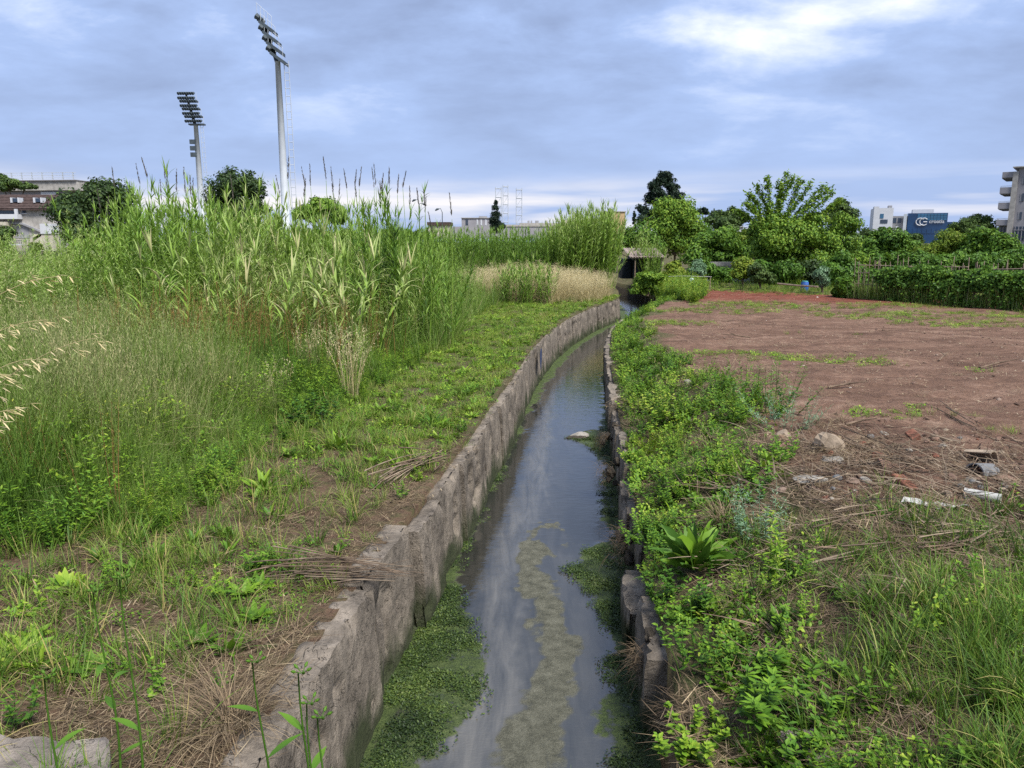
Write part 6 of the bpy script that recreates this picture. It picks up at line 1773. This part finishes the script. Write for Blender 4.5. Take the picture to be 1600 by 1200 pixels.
# curved roof tiles
def half_tile(name, label, px, py, ln, r, mat, rz, tilt):
    p = gz(px, py); g = Geo(); n = 10
    aa = np.linspace(0.15, math.pi - 0.15, n)
    v = []
    for e_, rr in ((-ln / 2, r), (ln / 2, r * 0.85)):
        for th in (1.0, 0.86):
            v += [[e_, rr * th * math.cos(q), rr * th * math.sin(q)] for q in aa]
    q = []
    for i in range(n - 1):
        q += [[i, i + 1, 2 * n + i + 1, 2 * n + i], [n + i + 1, n + i, 3 * n + i, 3 * n + i + 1], [i + 1, i, n + i, n + i + 1], [2 * n + i, 2 * n + i + 1, 3 * n + i + 1, 3 * n + i]]
    q += [[0, 2 * n, 3 * n, n], [n - 1, 2 * n - 1, 4 * n - 1, 3 * n - 1]]
    g.add(v, q); o = g.obj(name, mat)
    o.location = (p[0], p[1], p[2] + 0.01); o.rotation_euler = (tilt, 0.1, rz)
    return tag(o, label, "tile")


half_tile("roof_tile", "curved dark grey roof tile at the right end of the rubble", 1535, 740, 0.30, 0.10, M_SLATE, 0.5, 0.2)
half_tile("roof_tile", "broken beige roof tile standing behind the grey one", 1530, 722, 0.26, 0.13, M_ROCK, 2.2, 0.9)
half_tile("roof_tile", "brown curled bark like tile in the right foreground grass", 1410, 972, 0.16, 0.045, M_TERRA, 1.9, 0.3)
p = gz(1534, 782)
g = Geo(); dirv = np.array([0.11, -0.09, 0.0]); pts = [p + [0, 0, 0.045] - dirv, p + [0, 0, 0.045] + dirv]
g.tube(pts, 0.045, 12, cap=False); g.tube(pts, 0.038, 12, cap=False)
tag(g.obj("pipe_piece", M_PIPE, smooth=True), "short white pipe piece lying at right of the rubble", "pipe")
# crumpled white sheet
p = gz(1460, 797)
n_ = 14; uu, vv = np.meshgrid(np.linspace(-1, 1, n_), np.linspace(-1, 1, 7), indexing="ij")
xs = p[0] + uu * 0.26 + 0.03 * vv; ys = p[1] - uu * 0.05 + vv * 0.07 * (1 - 0.5 * np.abs(uu))
zs = height(xs, ys) + 0.035 + 0.06 * (fbm(xs, ys, 14, 3, 3) - 0.4) + 0.03 * np.abs(uu)
g = Geo(); i_ = np.arange(n_ - 1)[:, None] * 7 + np.arange(6)[None]
q_ = np.stack([i_, i_ + 7, i_ + 8, i_ + 1], -1).reshape(-1, 4)
g.add(np.stack([xs, ys, zs], -1).reshape(-1, 3), q_); o = g.obj("plastic_sheet", M_PIPE); o.modifiers.new("thickness", "SOLIDIFY").thickness = 0.004
tag(o, "torn white plastic strip lying beside the twig heap", "plastic")

# flat concrete pieces in the foreground
def slab_piece(label, outline, z_top, thick, mat, seed):
    g = Geo(); pts = np.array(outline); c = pts.mean(0)
    ring = [c + (pts - c) * f for f in (1.0, 0.96, 0.6, 0.3)]
    vs = [np.column_stack([ring[0], np.full(len(pts), z_top - thick)])]
    for k, rg in enumerate(ring):
        z = z_top - (0.02 if k == 0 else 0) + 0.025 * (fbm(rg[:, 0], rg[:, 1], 7, 3, seed) - 0.5)
        vs.append(np.column_stack([rg, z]))
    v = np.vstack(vs + [[[c[0], c[1], z_top]]]); m = len(pts); q = []; t_ = []
    for k in range(4):
        for i in range(m):
            j = (i + 1) % m; q.append([k * m + i, k * m + j, (k + 1) * m + j, (k + 1) * m + i])
    t_ = [[4 * m + i, 4 * m + (i + 1) % m, 5 * m] for i in range(m)]
    g.add(v, q, t_)
    return tag(g.obj("concrete_piece", mat), label, "concrete")


def px_outline(pts, z, jitter, sub=4):
    w = [on(a, b, z)[:2] for a, b in pts]; out = []
    for i in range(len(w)):
        for k in range(sub):
            f = k / sub; out.append(w[i] * (1 - f) + w[(i + 1) % len(w)] * f + rng.normal(0, jitter, 2))
    return out


slab_piece("grey concrete slab edge in the bottom left corner", px_outline([(-120, 1145), (0, 1147), (90, 1158), (175, 1152), (185, 1240), (-120, 1260)], 0.10, 0.012), 0.10, 0.3, M_CONCPALE, 3)
slab_piece("flat pale concrete piece half covered by plants at the bottom right", px_outline([(1215, 1148), (1260, 1140), (1310, 1155), (1370, 1168), (1372, 1190), (1290, 1195), (1225, 1172)], -0.12, 0.012), -0.10, 0.2, M_CONCPALE, 4)
# soil and thatch sticking to the broken right wall
for (px_, py_, s_, lab) in [(938, 742, 0.20, "dark root mass hanging from the right wall at mid stream"), (975, 856, 0.24, "muddy root clump clinging to the right wall beside the dock"), (930, 690, 0.14, "small dark root tuft above the stranded white block"), (1003, 1040, 0.14, "root tangle over the broken slab on the right wall"), (1050, 1130, 0.10, "dark roots at the hole in the right wall")]:
    p = on(px_, py_, -0.65); p = np.array([max(p[0], R(p[1]) - 0.12), p[1], -0.6])
    t = tag(empty("root_clump", p), lab, "roots")
    g = Geo()
    for k_ in range(7):
        gl = lump(int(px_) + k_, 2.5); off_ = rng.normal(0, 1, 3) * np.array([0.3, 0.6, 0.5]) * s_ + [0.10, 0, 0]
        g.add(gl.v[0] * s_ * rng.uniform(0.2, 0.42) * np.array([0.7, 1.1, 0.9]) + p + off_, gl.q[0])
    g.obj("soil_lump", M_MUD, t)["kind"] = "stuff"
    g = Geo(); n_ = 200
    blades(g, p + rng.normal(0, s_ * 0.45, (n_, 3)) * [0.6, 1, 1], U(2.0, 4.4, n_), U(0.8, 2.2, n_), U(0.4, 1.4, n_), U(0.06, 0.24, n_), 0.004, 4, U(-0.3, 0.4, n_), "grass")
    g.obj("straws", M_STRAW, t)["kind"] = "stuff"

# bundle of dead stems draped over the left wall, stick pile behind it
def sticks(name, label, start, end, n, spread, r, mat, z0, sag=0.0):
    t = tag(empty(name, start), label, "sticks")
    for i in range(n):
        a = start + rng.normal(0, 1, 3) * spread; b = end + rng.normal(0, 1, 3) * spread * [0.6, 0.6, 0.3]
        m_ = a * 0.5 + b * 0.5 + [rng.normal(0, 0.10), rng.normal(0, 0.13), -sag + rng.random() * 0.12 - 0.03]
        f0, f1 = rng.random() * 0.5, 1 - rng.random() * 0.35
        u = np.linspace(f0, f1, 7)[:, None]
        c = a * (1 - u) ** 2 + 2 * m_ * u * (1 - u) + b * u * u
        c[:, 2] = np.maximum(c[:, 2], height(c[:, 0], c[:, 1]) * (L(c[:, 1]) - c[:, 0] > 0.05) + 0.01)
        Geo().tube(c, np.linspace(r, r * 0.5, 7) * U(0.6, 1.4, 1), 5).obj("stick", mat[i % len(mat)], t)
    return t


a = gz(395, 905); b = gz(640, 908); b[2] = 0.10
sticks("stem_bundle", "bundle of long dead stems reaching from the bank over the wall", a + [0, 0, 0.03], b, 60, 0.11, 0.0045, [M_TWIG, M_TWIGPALE, M_BARK, M_TWIG], 0, -0.03)
a = gz(590, 770); b = gz(690, 720)
sticks("stick_pile", "tangled pile of dead twigs on the left bank near the wall", a, b + [0, 0, 0.08], 36, 0.13, 0.007, [M_TWIG, M_TWIGPALE], 0, -0.1)
for (pa, pb, n_, sp_, lab) in [((1270, 850), (1400, 800), 26, 0.12, "heap of broken branches left of the white plastic strip"), ((1230, 900), (1420, 860), 16, 0.14, "long dead branches lying across the right foreground"), ((1420, 870), (1570, 840), 18, 0.14, "spread of thin dead stems at the right edge foreground"), ((1300, 690), (1440, 740), 22, 0.14, "loose sticks among the rubble stones"), ((1440, 620), (1560, 690), 8, 0.10, "few long thin branches lying on the field behind the rubble")]:
    sticks("branch_heap", lab, gz(*pa) + [0, 0, 0.02], gz(*pb) + [0, 0, 0.03], n_, sp_, 0.007, [M_TWIG, M_BARK, M_TWIGPALE, M_BARK], 0, -0.02)
for (px_, py_, ln, rz_, lab) in [(1325, 606, 0.7, 0.2, "bent dry branch lying alone on the field"), (1475, 560, 1.1, 0.9, "forked dry branch on the field near the far right"), (1150, 528, 0.7, 2.9, "small branch on the field near the far grass strip"), (1560, 575, 1.2, 0.5, "long dry branch on the field at the right edge"), (1345, 665, 0.4, 0.1, "short pale stick by the grass patch behind the rubble")]:
    p = gz(px_, py_) + [0, 0, 0.02]
    t = tag(empty("dry_branch", p), lab, "branch")
    d_ = np.array([math.cos(rz_), math.sin(rz_), 0])
    c = [p - d_ * ln * 0.5, p + [0, 0, 0.05], p + d_ * ln * 0.5 + [0, 0, 0.07]]
    Geo().tube(c, [0.018, 0.014, 0.005], 6).obj("stem", M_TWIG, t)
    for s_ in (-1, 1):
        e_ = np.array([math.cos(rz_ + s_ * 0.7), math.sin(rz_ + s_ * 0.7), 0.25]) * ln * 0.3
        Geo().tube([c[1], c[1] + e_], [0.009, 0.003], 5).obj("twig", M_TWIG, t)
# blue paint mark on the left wall
yy_ = 18.2
p = np.array([L(yy_) + 0.06, yy_, -0.25])
g = Geo(); m_ = 9; aa = np.arange(m_) / m_ * TAU
dxl = (L(yy_ + 0.1) - L(yy_ - 0.1)) / 0.2
g.add([[p[0] + 0.22 * math.cos(q) * dxl + 0.0, p[1] + 0.22 * math.cos(q), p[2] + 0.26 * math.sin(q) * (1 + 0.3 * math.sin(3 * q))] for q in aa] + [[p[0] + 0.004, p[1], p[2]]], None, [[i, (i + 1) % m_, m_] for i in range(m_)])
pm = g.obj("paint_mark", M_PAINT, wall_left)
